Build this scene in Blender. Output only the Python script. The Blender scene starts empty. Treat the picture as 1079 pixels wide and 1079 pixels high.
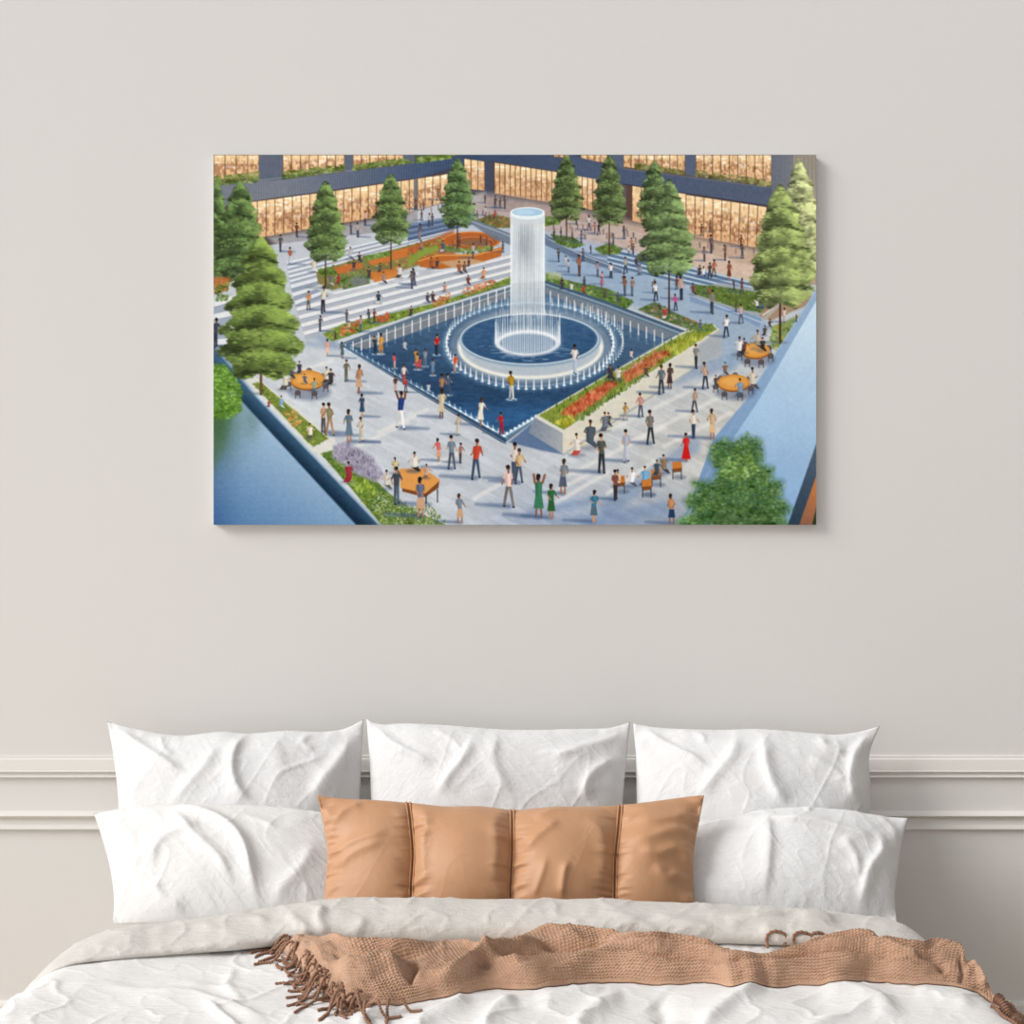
import bpy, bmesh, math, random
import numpy as np

# ------------------------------------------------------------------ basics
C = bpy.context.scene.collection
F = 1428.0                       # focal length in pixels of a 1079 px frame
CAM = (0.0, -4.0, 1.6)

def P(px, py, d):
    """world point seen at photo pixel (px,py) at distance d in front of the camera"""
    px = np.asarray(px, float); py = np.asarray(py, float); d = np.asarray(d, float)
    return np.stack(np.broadcast_arrays((px - 539.5) / F * d, -4.0 + d, 1.6 - (py - 539.5) / F * d), -1)

def on_plane(px, py, z):
    d = F * (1.6 - z) / (np.asarray(py, float) - 539.5)
    return (np.asarray(px, float) - 539.5) / F * d, -4.0 + d

def lin(c):
    c = np.asarray(c, float) / 255.0
    return np.where(c <= 0.04045, c / 12.92, ((c + 0.055) / 1.055) ** 2.4)

def mesh_obj(name, verts, faces, mat=None, parent=None, smooth=True):
    me = bpy.data.meshes.new(name)
    verts = np.asarray(verts, np.float32)
    if isinstance(faces, np.ndarray):
        n, k = faces.shape
        me.vertices.add(len(verts)); me.vertices.foreach_set('co', verts.ravel())
        me.loops.add(n * k); me.loops.foreach_set('vertex_index', faces.astype(np.int32).ravel())
        me.polygons.add(n)
        me.polygons.foreach_set('loop_start', np.arange(0, n * k, k, dtype=np.int32))
        me.update(calc_edges=True); me.validate()
    else:
        me.from_pydata(verts.tolist(), [], faces); me.update()
    me.polygons.foreach_set('use_smooth', [smooth] * len(me.polygons))
    o = bpy.data.objects.new(name, me); C.objects.link(o)
    if mat: me.materials.append(mat)
    if parent: o.parent = parent
    return o

def empty(name, loc=(0, 0, 0)):
    o = bpy.data.objects.new(name, None); C.objects.link(o); o.location = loc
    o.empty_display_size = 0.1
    return o

def tag(o, label=None, cat=None, group=None, kind=None):
    if label: o['label'] = label
    if cat: o['category'] = cat
    if group: o['group'] = group
    if kind: o['kind'] = kind
    return o

def adopt(child, parent):
    child.parent = parent
    child.matrix_parent_inverse = __import__('mathutils').Matrix.Translation(-parent.location)

def grid_faces(nu, nv, close_u=False):
    """vertex index = i*nv + j"""
    I = np.arange(nu if close_u else nu - 1)[:, None]; J = np.arange(nv - 1)[None, :]
    I2 = (I + 1) % nu
    a = I * nv + J; b = I2 * nv + J; c = I2 * nv + J + 1; d = I * nv + J + 1
    return np.stack([a, b, c, d], -1).reshape(-1, 4)

# ------------------------------------------------------------------ noise + folds
def vnoise(x, y, seed=0):
    xi = np.floor(x).astype(np.int64); yi = np.floor(y).astype(np.int64)
    fx = x - xi; fy = y - yi
    fx = fx * fx * fx * (fx * (fx * 6 - 15) + 10); fy = fy * fy * fy * (fy * (fy * 6 - 15) + 10)
    def h(a, b):
        n = (a * 374761393 + b * 668265263 + seed * 144269504) & 0x7fffffff
        n = ((n ^ (n >> 13)) * 1274126177) & 0x7fffffff
        n = n ^ (n >> 16)
        return (n & 0xffff) / 32767.5 - 1.0
    a = h(xi, yi); b = h(xi + 1, yi); c = h(xi, yi + 1); d = h(xi + 1, yi + 1)
    return (a * (1 - fx) + b * fx) * (1 - fy) + (c * (1 - fx) + d * fx) * fy

def fbm(x, y, oct=4, seed=0):
    s = 0; a = 1.0; t = 0
    for k in range(oct):
        s = s + a * vnoise(x * 2 ** k + 17 * k, y * 2 ** k - 9 * k, seed + k); t += a; a *= 0.5
    return s / t

def ridged(x, y, seed=0):
    """thin crease lines: 1 on the crease, 0 away"""
    n = vnoise(x, y, seed) * 0.7 + vnoise(x * 2.1, y * 2.1, seed + 5) * 0.3
    return np.exp(-(np.abs(n) / 0.09) ** 1.0)

def stroke(X, Y, pts, A, wl, wr=None, taper=0.25):
    """height of a cloth fold running along pts; wl / wr widths left and right of its direction"""
    wr = wl if wr is None else wr
    pts = np.asarray(pts, float)
    if len(pts) > 2:                                  # smooth the path
        q = [pts[0]]
        for k in range(len(pts) - 1):
            p0 = pts[max(k - 1, 0)]; p1 = pts[k]; p2 = pts[k + 1]; p3 = pts[min(k + 2, len(pts) - 1)]
            for t in (0.25, 0.5, 0.75, 1.0):
                q.append(0.5 * ((2 * p1) + (-p0 + p2) * t + (2 * p0 - 5 * p1 + 4 * p2 - p3) * t * t
                                + (-p0 + 3 * p1 - 3 * p2 + p3) * t ** 3))
        pts = np.array(q)
    L = np.hypot(*(pts[1:] - pts[:-1]).T); T = L.sum(); acc = 0
    best = np.full(X.shape, 1e9); sg = np.zeros(X.shape); tt = np.zeros(X.shape)
    for k in range(len(pts) - 1):
        a = pts[k]; d = pts[k + 1] - a; l = max(L[k], 1e-9)
        t = np.clip(((X - a[0]) * d[0] + (Y - a[1]) * d[1]) / l ** 2, 0, 1)
        ex = X - a[0] - t * d[0]; ey = Y - a[1] - t * d[1]
        dist = np.hypot(ex, ey); cr = d[0] * ey - d[1] * ex
        m = dist < best
        best = np.where(m, dist, best); sg = np.where(m, cr, sg); tt = np.where(m, (acc + t * l) / T, tt)
        acc += l
    w = np.where(sg > 0, wl, wr)
    prof = 1.0 / (1.0 + (best / w) ** 2) ** 1.5
    tp = np.clip(tt / taper, 0, 1) * np.clip((1 - tt) / taper, 0, 1)
    tp = tp * tp * (3 - 2 * tp)
    return A * prof * (0.12 + 0.88 * tp)

# ------------------------------------------------------------------ materials
def new_mat(name):
    m = bpy.data.materials.new(name); m.use_nodes = True
    nt = m.node_tree; b = nt.nodes['Principled BSDF']
    return m, nt, b

def N(nt, t, **kw):
    n = nt.nodes.new(t)
    for k, v in kw.items():
        if k in n.inputs.keys() if isinstance(k, str) else False: n.inputs[k].default_value = v
        else: setattr(n, k, v)
    return n

def fabric(name, col, col2=None, scale=9.0, weave=520.0, strength=0.35, rough=0.9, sheen=0.15, crinkle=1.0):
    m, nt, b = new_mat(name); L = nt.links.new
    tc = N(nt, 'ShaderNodeTexCoord')
    n1 = N(nt, 'ShaderNodeTexNoise'); n1.inputs['Scale'].default_value = scale; n1.inputs['Detail'].default_value = 5
    mx = N(nt, 'ShaderNodeMix', data_type='RGBA')
    mx.inputs['A'].default_value = (*lin(col), 1); mx.inputs['B'].default_value = (*lin(col2 or col), 1)
    L(tc.outputs['Object'], n1.inputs['Vector']); L(n1.outputs['Fac'], mx.inputs['Factor'])
    L(mx.outputs['Result'], b.inputs['Base Color'])
    # woven crinkle: fine noise + stretched creases
    mp = N(nt, 'ShaderNodeMapping'); mp.inputs['Rotation'].default_value = (0.3, 0.5, 0.7); mp.inputs['Scale'].default_value = (1, 3.2, 1)
    L(tc.outputs['Object'], mp.inputs['Vector'])
    n2 = N(nt, 'ShaderNodeTexNoise'); n2.inputs['Scale'].default_value = 26 ; n2.inputs['Detail'].default_value = 6; n2.inputs['Roughness'].default_value = 0.62
    n2.inputs['Distortion'].default_value = 0.6
    L(mp.outputs['Vector'], n2.inputs['Vector'])
    n3 = N(nt, 'ShaderNodeTexNoise'); n3.inputs['Scale'].default_value = weave; n3.inputs['Detail'].default_value = 2
    L(tc.outputs['Object'], n3.inputs['Vector'])
    b1 = N(nt, 'ShaderNodeBump'); b1.inputs['Strength'].default_value = strength; b1.inputs['Distance'].default_value = 0.010 * crinkle
    b2 = N(nt, 'ShaderNodeBump'); b2.inputs['Strength'].default_value = 0.5; b2.inputs['Distance'].default_value = 0.0007
    L(n2.outputs['Fac'], b1.inputs['Height']); L(n3.outputs['Fac'], b2.inputs['Height'])
    L(b1.outputs['Normal'], b2.inputs['Normal']); L(b2.outputs['Normal'], b.inputs['Normal'])
    b.inputs['Roughness'].default_value = rough
    b.inputs['Specular IOR Level'].default_value = 0.15
    b.inputs['Sheen Weight'].default_value = sheen; b.inputs['Sheen Roughness'].default_value = 0.5
    return m

def plaster(name, col, bump=0.0006, scale=180, rough=0.75, col2=None):
    m, nt, b = new_mat(name); L = nt.links.new
    tc = N(nt, 'ShaderNodeTexCoord')
    n1 = N(nt, 'ShaderNodeTexNoise'); n1.inputs['Scale'].default_value = 1.3; n1.inputs['Detail'].default_value = 3
    mx = N(nt, 'ShaderNodeMix', data_type='RGBA')
    mx.inputs['A'].default_value = (*lin(col), 1); mx.inputs['B'].default_value = (*lin(col2 or col), 1)
    L(tc.outputs['Object'], n1.inputs['Vector']); L(n1.outputs['Fac'], mx.inputs['Factor']); L(mx.outputs['Result'], b.inputs['Base Color'])
    n2 = N(nt, 'ShaderNodeTexNoise'); n2.inputs['Scale'].default_value = scale; n2.inputs['Detail'].default_value = 4
    bp = N(nt, 'ShaderNodeBump'); bp.inputs['Strength'].default_value = 0.4; bp.inputs['Distance'].default_value = bump
    L(tc.outputs['Object'], n2.inputs['Vector']); L(n2.outputs['Fac'], bp.inputs['Height']); L(bp.outputs['Normal'], b.inputs['Normal'])
    b.inputs['Roughness'].default_value = rough; b.inputs['Specular IOR Level'].default_value = 0.2
    return m
# ================================================================== ROOM
WALLC = (220, 217, 212)
m_wall = plaster('wall_paint', WALLC, col2=(221, 218, 214))
m_trim = plaster('trim_paint', (224, 220, 214), bump=0.0002)
WX0, WX1 = -3.2, 3.2

def extrude_profile(name, prof, x0, x1, mat):
    """prof = list of (y, z) open or closed polygon in the wall section, extruded along x"""
    n = len(prof)
    v = [(x0, y, z) for y, z in prof] + [(x1, y, z) for y, z in prof]
    f = [(i, (i + 1) % n, n + (i + 1) % n, n + i) for i in range(n)] + [tuple(range(n)), tuple(range(2 * n - 1, n - 1, -1))]
    o = mesh_obj(name, v, f, mat, smooth=False)
    bm = bmesh.new(); bm.from_mesh(o.data); bmesh.ops.recalc_face_normals(bm, faces=bm.faces); bm.to_mesh(o.data); bm.free()
    return o

def zw(py): return 1.6 - (py - 539.5) / F * 4.0

w = extrude_profile('wall_back', [(0.0, 0.0), (0.0, 3.6), (0.12, 3.6), (0.12, 0.0)], WX0, WX1, m_wall); tag(w, kind='structure')

def moulding(name, pts):
    """pts: (py, protrusion in mm) from top to bottom"""
    prof = [(0.0, zw(pts[0][0]))] + [(-p / 1000.0, zw(y)) for y, p in pts] + [(0.0, zw(pts[-1][0]))]
    o = extrude_profile(name, prof, WX0, WX1, m_trim); tag(o, kind='structure')
# chair rail
moulding('trim_1', [(796.0, 3), (796.4, 6), (798.5, 6), (799.2, 9), (800, 10), (811, 14), (812.2, 16), (812.6, 9), (813.4, 6), (816.4, 8), (817.6, 12), (818.4, 12), (818.8, 3)])
# panel frame moulding below it
moulding('trim_2', [(854.5, 2), (855.5, 8), (857.0, 22), (858.0, 24), (859.0, 22), (861.2, 12), (861.6, 7), (868.0, 9), (871.0, 13), (872.8, 14), (873.4, 3)])
# baseboard (its top edge shows at the far left)
prof = [(0.0, 0.0), (-0.016, 0.0), (-0.016, zw(1058)), (-0.012, zw(1055.5)), (-0.006, zw(1054.5)), (0.0, zw(1054.0))]
o = extrude_profile('baseboard_back', prof, WX0, WX1, m_trim); tag(o, kind='structure')

m, nt, b = new_mat('oak_floor'); L = nt.links.new
tc = N(nt, 'ShaderNodeTexCoord'); br = N(nt, 'ShaderNodeTexBrick'); br.inputs['Scale'].default_value = 1
br.inputs['Brick Width'].default_value = 1.4; br.inputs['Row Height'].default_value = 0.16; br.inputs['Mortar Size'].default_value = 0.003
br.inputs['Color1'].default_value = (*lin((196, 180, 160)), 1); br.inputs['Color2'].default_value = (*lin((184, 167, 146)), 1); br.inputs['Mortar'].default_value = (*lin((110, 95, 80)), 1)
L(tc.outputs['Object'], br.inputs['Vector']); L(br.outputs['Color'], b.inputs['Base Color']); b.inputs['Roughness'].default_value = 0.5
m_floor = m
v = [(WX0, 0.12, -0.1), (WX1, 0.12, -0.1), (WX1, -5.2, -0.1), (WX0, -5.2, -0.1), (WX0, 0.12, 0), (WX1, 0.12, 0), (WX1, -5.2, 0), (WX0, -5.2, 0)]
fl = mesh_obj('floor', v, [(0, 3, 2, 1), (4, 5, 6, 7), (0, 1, 5, 4), (1, 2, 6, 5), (2, 3, 7, 6), (3, 0, 4, 7)][::1], m_floor, smooth=False); tag(fl, kind='structure')
bm = bmesh.new(); bm.from_mesh(fl.data); bmesh.ops.recalc_face_normals(bm, faces=bm.faces); bm.to_mesh(fl.data); bm.free()

# ------------------------------------------------------------------ camera, light, world
cam = bpy.data.cameras.new('camera'); co = bpy.data.objects.new('camera', cam); C.objects.link(co)
co.location = CAM; co.rotation_euler = (math.radians(90), 0, 0)
cam.sensor_width = 36; cam.sensor_fit = 'HORIZONTAL'; cam.lens = F / 1079 * 36; cam.clip_start = 0.05
bpy.context.scene.camera = co

from mathutils import Vector
def area(name, loc, target, sx, sy, power, col=(1, 1, 1)):
    l = bpy.data.lights.new(name, 'AREA'); l.shape = 'RECTANGLE'; l.size = sx; l.size_y = sy; l.energy = power; l.color = col
    o = bpy.data.objects.new(name, l); C.objects.link(o); o.location = loc
    o.rotation_euler = (Vector(target) - Vector(loc)).to_track_quat('-Z', 'Y').to_euler()
    return o
LIGHT_K = 1.0
sl = bpy.data.lights.new('window_sun', 'SUN'); sl.energy = 2.75; sl.angle = math.radians(26); sl.color = (1.0, 0.99, 0.98)
so = bpy.data.objects.new('window_sun', sl); C.objects.link(so); so.location = (-3, -3, 3)
so.rotation_euler = Vector((0.82, 0.36, -0.52)).to_track_quat('-Z', 'Y').to_euler()
area('window_daylight', (-3.4, -2.0, 1.5), (0.2, -0.5, 0.7), 1.2, 1.2, 5, (1.0, 0.985, 0.96))
# the room round the camera: brighter towards the windows on the left, dimmer to the right
wd = bpy.data.worlds.new('room_light'); bpy.context.scene.world = wd; wd.use_nodes = True
nt = wd.node_tree; L = nt.links.new; bg = nt.nodes['Background']; bg.inputs[1].default_value = 0.72
tc = nt.nodes.new('ShaderNodeTexCoord'); sp = nt.nodes.new('ShaderNodeSeparateXYZ'); L(tc.outputs['Generated'], sp.inputs[0])
mr = nt.nodes.new('ShaderNodeMapRange'); mr.inputs['From Min'].default_value = -0.9; mr.inputs['From Max'].default_value = 0.9
L(sp.outputs['X'], mr.inputs['Value'])
mx = nt.nodes.new('ShaderNodeMix'); mx.data_type = 'RGBA'; mx.inputs['A'].default_value = (1.5, 1.51, 1.54, 1); mx.inputs['B'].default_value = (0.27, 0.258, 0.245, 1)
L(mr.outputs['Result'], mx.inputs['Factor']); L(mx.outputs['Result'], bg.inputs[0])

vs = bpy.context.scene.view_settings
vs.view_transform = 'Standard'; vs.look = 'None'; vs.gamma = 1; vs.use_curve_mapping = False; vs.exposure = 0.0
# ================================================================== BED
BX = (530 - 539.5) / F * 3.3            # bed centre line
ZB = 0.53                                # mattress top

def rbox(name, x0, x1, y0, y1, z0, z1, r, mat, parent=None, seg=4):
    bm = bmesh.new(); bmesh.ops.create_cube(bm, size=1)
    for v in bm.verts: v.co = ((x0 + x1) / 2 + v.co.x * (x1 - x0), (y0 + y1) / 2 + v.co.y * (y1 - y0), (z0 + z1) / 2 + v.co.z * (z1 - z0))
    bmesh.ops.bevel(bm, geom=bm.edges[:], offset=r, segments=seg, affect='EDGES', profile=0.5)
    me = bpy.data.meshes.new(name); bm.to_mesh(me); bm.free(); me.materials.append(mat)
    me.polygons.foreach_set('use_smooth', [True] * len(me.polygons))
    o = bpy.data.objects.new(name, me); C.objects.link(o)
    if parent: adopt(o, parent)
    return o

m_up = fabric('bed_upholstery', (205, 198, 188), (196, 189, 180), crinkle=0.1)
m_white = fabric('white_linen', (230, 228, 226), (226, 224, 221), strength=0.5, crinkle=0.7)
m_white_shaded = fabric('white_linen_shaded', (225, 224, 223), (220, 219, 218), strength=0.5, crinkle=0.75)  # same white linen, with the weaker light on these pillows put into its colour
m_fold = fabric('natural_linen_underside', (212, 208, 201), (203, 198, 191), strength=0.6, crinkle=0.8)
m_tan = fabric('tan_cotton_satin', (192, 145, 108), (186, 138, 100), strength=0.25, rough=0.5, sheen=0.1, crinkle=0.4)
m_tan.node_tree.nodes['Principled BSDF'].inputs['Specular IOR Level'].default_value = 0.4
m_piping = fabric('tan_piping', (206, 158, 118), (160, 112, 76), strength=0.2, crinkle=0.1)

bed = empty('bed', (BX, -1.15, 0)); tag(bed, 'wide upholstered bed under the white duvet, below the canvas print', 'bed')
rbox('bed_base', BX - 0.94, BX + 0.94, -2.12, -0.10, 0.10, 0.30, 0.02, m_up, bed)
rbox('mattress', BX - 0.92, BX + 0.92, -2.10, -0.12, 0.30, ZB, 0.05, m_white, bed)
for sx in (-1, 1):
    for yy in (-0.25, -1.95):
        rbox('leg', BX + sx * 0.82 - 0.03, BX + sx * 0.82 + 0.03, yy - 0.03, yy + 0.03, 0.0, 0.10, 0.006, m_piping, bed)

# ------------------------------------------------------------------ pillows
def resample(pts, n):
    pts = np.asarray(pts, float)
    if len(pts) > 2:
        q = [pts[0]]
        for k in range(len(pts) - 1):
            p0 = pts[max(k - 1, 0)]; p1 = pts[k]; p2 = pts[k + 1]; p3 = pts[min(k + 2, len(pts) - 1)]
            for t in np.linspace(0.125, 1, 8):
                q.append(0.5 * ((2 * p1) + (-p0 + p2) * t + (2 * p0 - 5 * p1 + 4 * p2 - p3) * t * t + (-p0 + 3 * p1 - 3 * p2 + p3) * t ** 3))
        pts = np.array(q)
    s = np.r_[0, np.cumsum(np.hypot(*(pts[1:] - pts[:-1]).T))]; s /= s[-1]
    t = np.linspace(0, 1, n)
    return np.stack([np.interp(t, s, pts[:, 0]), np.interp(t, s, pts[:, 1])], -1)

def pillow(name, top, right, bottom, left, d_top, d_bot, py_top, py_bot, T, Tb, folds, mat, seed,
           nu=210, nv=130, parent=None, channels=None, small=1.0, power=0.5):
    """top: left->right, bottom: left->right, left: top->bottom, right: top->bottom (photo pixels)"""
    tp = resample(top, nu)[:, None]; bt = resample(bottom, nu)[:, None]
    lf = resample(left, nv)[None]; rt = resample(right, nv)[None]
    U = np.linspace(0, 1, nu)[:, None, None]; V = np.linspace(0, 1, nv)[None, :, None]
    Q = (1 - V) * tp + V * bt + (1 - U) * lf + U * rt - ((1 - U) * (1 - V) * tp[:1] + U * (1 - V) * tp[-1:] + (1 - U) * V * bt[:1] + U * V * bt[-1:])
    qx, qy = Q[..., 0], Q[..., 1]
    tt = (qy - py_top) / (py_bot - py_top); d = d_top + (d_bot - d_top) * tt
    W = P(qx, qy, d)
    a = P(540, py_top, d_top); b = P(540, py_bot, d_bot); n = np.cross([1, 0, 0], (a - b)); n /= np.linalg.norm(n)
    if n[1] > 0: n = -n
    u = 2 * U[..., 0] - 1; v = 2 * V[..., 0] - 1
    env = (1 - np.abs(u) ** 2.0) ** (power + .08) * (1 - np.abs(v) ** 2.0) ** (power + .05)
    corner = 1 - 0.55 * np.exp(-((1 - np.abs(u)) / 0.22) ** 2 - ((1 - np.abs(v)) / 0.25) ** 2)
    Hh = T * env * corner
    if channels is not None:
        cu = np.interp(U[..., 0], channels, np.arange(len(channels)))
        fr = cu - np.floor(np.minimum(cu, len(channels) - 1.001)); fr = np.clip(fr, 0, 1)
        puff = np.clip(1 - np.abs(2 * fr - 1) ** 2.1, 0, 1) ** 0.55
        Hh = Hh * (0.28 + 0.72 * puff)
    H = Hh.copy() + 0 * qx
    if channels is not None:                       # puckers where the panels are stitched
        sd = np.minimum(fr, 1 - fr); pk2 = vnoise((qy + 0.3 * qx * (1 - 2 * (fr > .5))) / 7.5, cu * 0 + np.round(cu) * 3.1 + 0 * qx, 77) + .5 * vnoise(qy / 3.6, np.round(cu) * 5.3 + 0 * qx, 78)
        H = H + 0.0055 * pk2 * np.exp(-((sd - .07) / .10) ** 2) * np.clip(sd / .03, 0, 1)
        H = H + 0.0045 * vnoise((qy - .35 * qx) / 17, qx / 60, 79) * np.exp(-sd / .3)
    edge = np.minimum(np.minimum(1 - np.abs(u) + 0 * v, 1 - np.abs(v) + 0 * u), 1)
    soft = np.clip(edge / 0.12, 0, 1) ** 0.7
    for f in folds:
        H = H + stroke(qx, qy, *f) * (0.25 + 0.75 * soft)
    # broad undulation, creases, seam puckers
    H = H + 0.008 * small * fbm(qx / 70, qy / 70, 3, seed) * soft
    H = H + 0.0020 * small * ridged((qx + 0.55 * qy) / 42, (qy - 0.4 * qx) / 95, seed + 3) * soft
    H = H + 0.0012 * small * ridged((qx - 0.8 * qy) / 20, (qy + 0.6 * qx) / 60, seed + 9) * soft
    pk = vnoise(qx / 9, qy / 60, seed + 21) * np.exp(-(1 - np.abs(v)) / 0.08) + vnoise(qx / 60, qy / 9, seed + 22) * np.exp(-(1 - np.abs(u)) / 0.06)
    H = H + 0.0035 * small * pk * np.clip(edge / 0.02, 0, 1)
    Fv = W + n * H[..., None]
    Bv = W - n * (Tb * env * corner)[..., None]
    nV = nu * nv
    f1 = grid_faces(nu, nv); f2 = f1[:, ::-1] + nV
    # weld rims by sharing indices
    idx = np.arange(nV).reshape(nu, nv)
    rim = np.zeros((nu, nv), bool); rim[0] = rim[-1] = True; rim[:, 0] = rim[:, -1] = True
    remap = np.arange(2 * nV); remap[nV + idx[rim]] = idx[rim]
    faces = np.concatenate([f1, remap[f2]])
    verts = np.concatenate([Fv.reshape(-1, 3), Bv.reshape(-1, 3)])
    used = np.unique(faces); new = np.full(2 * nV, -1); new[used] = np.arange(len(used))
    verts = verts[used]; faces = new[faces]
    # orientation: front faces must look along n
    q = verts[faces[len(faces) // 4]]
    nn = np.cross(q[1] - q[0], q[2] - q[0])
    if np.dot(nn, n) < 0: faces = faces[:, ::-1]
    base = P(qx.mean(), py_bot, d_bot)
    o = mesh_obj(name, verts - base, np.ascontiguousarray(faces), mat, parent)
    o.location = base
    o['_grid'] = 0; del o['_grid']
    return o, Fv, n, base

G = 'white pillows leaning against the wall'
# back row --------------------------------------------------------------
pillow('pillow', [(113, 760), (150, 769), (190, 775), (232, 771), (262, 773), (300, 770), (335, 771), (362, 768), (383, 758)],
       [(383, 758), (381, 800), (379, 850), (377, 900), (378, 944)],
       [(124, 944), (250, 946), (378, 944)],
       [(113, 760), (120, 800), (125, 850), (123, 900), (124, 944)],
       3.90, 3.74, 765, 944, 0.108, 0.045,
       [([(120, 765), (150, 785), (185, 808), (205, 822)], 0.014, 7, 4),
        ([(172, 772), (176, 790), (190, 800)], 0.006, 4, 3),
        ([(262, 772), (252, 800), (256, 830), (272, 852)], 0.017, 10, 5),
        ([(236, 788), (222, 812), (200, 838), (186, 855)], 0.011, 7, 9),
        ([(375, 772), (362, 800), (345, 825), (330, 850)], 0.016, 9, 14),
        ([(330, 772), (322, 785), (335, 795)], 0.006, 4, 4),
        ([(290, 775), (300, 810), (290, 840)], 0.007, 16, 10),
        ([(345, 800), (315, 812), (296, 822)], 0.004, 3, 3)], m_white_shaded, 11)
tag(C.objects[-1], 'white linen pillow, left one of the back row of three against the wall', 'pillow', G)
pillow('pillow', [(386, 757), (402, 763), (425, 762), (470, 764), (520, 768), (560, 769), (600, 768), (640, 767), (664, 761)],
       [(664, 761), (660, 800), (656, 850), (655, 900), (656, 944)],
       [(392, 944), (520, 946), (656, 944)],
       [(386, 757), (389, 800), (391, 850), (390, 900), (392, 944)],
       3.90, 3.74, 765, 944, 0.108, 0.045,
       [([(392, 763), (415, 785), (440, 800), (462, 812)], 0.014, 6, 5),
        ([(500, 778), (490, 800), (474, 822), (462, 842)], 0.015, 5, 9),
        ([(524, 772), (520, 800), (528, 825), (540, 845)], 0.010, 12, 7),
        ([(658, 770), (640, 780), (610, 790), (575, 805)], 0.012, 5, 9),
        ([(650, 800), (625, 815), (615, 835), (622, 850)], 0.013, 6, 10),
        ([(455, 768), (480, 785), (488, 800)], 0.006, 5, 5),
        ([(560, 800), (600, 795), (632, 808)], 0.005, 4, 4)], m_white_shaded, 37)
tag(C.objects[-1], 'white linen pillow, middle one of the back row behind the tan cushion', 'pillow', G)
pillow('pillow', [(667, 762), (690, 766), (720, 768), (760, 769), (800, 768), (850, 772), (880, 774), (905, 771), (927, 765)],
       [(927, 765), (916, 795), (917, 830), (916, 880), (917, 944)],
       [(674, 944), (790, 946), (917, 944)],
       [(667, 762), (670, 800), (671, 850), (672, 900), (674, 944)],
       3.90, 3.74, 765, 944, 0.108, 0.045,
       [([(675, 766), (700, 785), (725, 800), (742, 812)], 0.013, 7, 4),
        ([(775, 775), (765, 800), (745, 825), (728, 848)], 0.012, 6, 8),
        ([(802, 775), (800, 805), (808, 835), (825, 855)], 0.017, 6, 11),
        ([(920, 772), (905, 785), (895, 800), (890, 830), (905, 850)], 0.017, 6, 14),
        ([(860, 775), (868, 790), (890, 795)], 0.008, 6, 5),
        ([(712, 770), (735, 775), (742, 790)], 0.006, 4, 4),
        ([(845, 800), (875, 815), (885, 835)], 0.007, 8, 5)], m_white_shaded, 53)
tag(C.objects[-1], 'white linen pillow, right one of the back row of three against the wall', 'pillow', G)
# front row -------------------------------------------------------------
pillow('pillow', [(99, 857), (125, 853), (160, 850), (200, 849), (250, 850), (300, 853), (345, 858), (385, 868)],
       [(385, 868), (382, 900), (384, 945), (388, 972)],
       [(119, 973), (250, 974), (388, 972)],
       [(99, 857), (108, 885), (116, 915), (120, 945), (119, 973)],
       3.70, 3.485, 855, 976, 0.098, 0.035,
       [([(175, 856), (205, 862), (240, 880), (262, 905), (270, 935), (275, 965)], 0.022, 9, 6),
        ([(182, 862), (198, 880), (215, 900), (240, 925), (250, 950)], 0.013, 8, 6),
        ([(165, 930), (172, 905), (195, 890), (220, 886)], 0.010, 6, 9),
        ([(165, 935), (175, 955), (200, 968)], 0.009, 7, 7),
        ([(335, 900), (320, 930), (300, 950), (290, 968)], 0.010, 9, 9),
        ([(235, 872), (270, 876), (300, 890)], 0.007, 4, 6),
        ([(110, 865), (140, 890), (150, 930)], 0.006, 10, 10)], m_white, 71)
tag(C.objects[-1], 'white linen pillow in front at the left, partly behind the tan cushion', 'pillow', 'front white pillows beside the tan cushion')
pillow('pillow', [(690, 872), (720, 868), (760, 865), (800, 856), (850, 853), (890, 855), (925, 860), (957, 862)],
       [(957, 862), (950, 890), (946, 920), (943, 945), (946, 974)],
       [(690, 972), (800, 974), (946, 974)],
       [(690, 872), (693, 900), (690, 945), (690, 972)],
       3.70, 3.485, 855, 976, 0.098, 0.035,
       [([(802, 862), (812, 876), (840, 880), (880, 888), (935, 902)], 0.020, 6, 9),
        ([(800, 862), (805, 900), (800, 960)], 0.012, 12, 7),
        ([(915, 885), (925, 905), (910, 930), (903, 965)], 0.018, 7, 13),
        ([(880, 895), (895, 915), (900, 940)], 0.010, 7, 7),
        ([(725, 880), (760, 873), (800, 872)], 0.008, 4, 6),
        ([(840, 862), (850, 858), (845, 870)], 0.007, 4, 4),
        ([(920, 862), (940, 880), (942, 905)], 0.008, 8, 6)], m_white_shaded, 97)
tag(C.objects[-1], 'white linen pillow in front at the right, beside the tan cushion', 'pillow', 'front white pillows beside the tan cushion')

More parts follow.
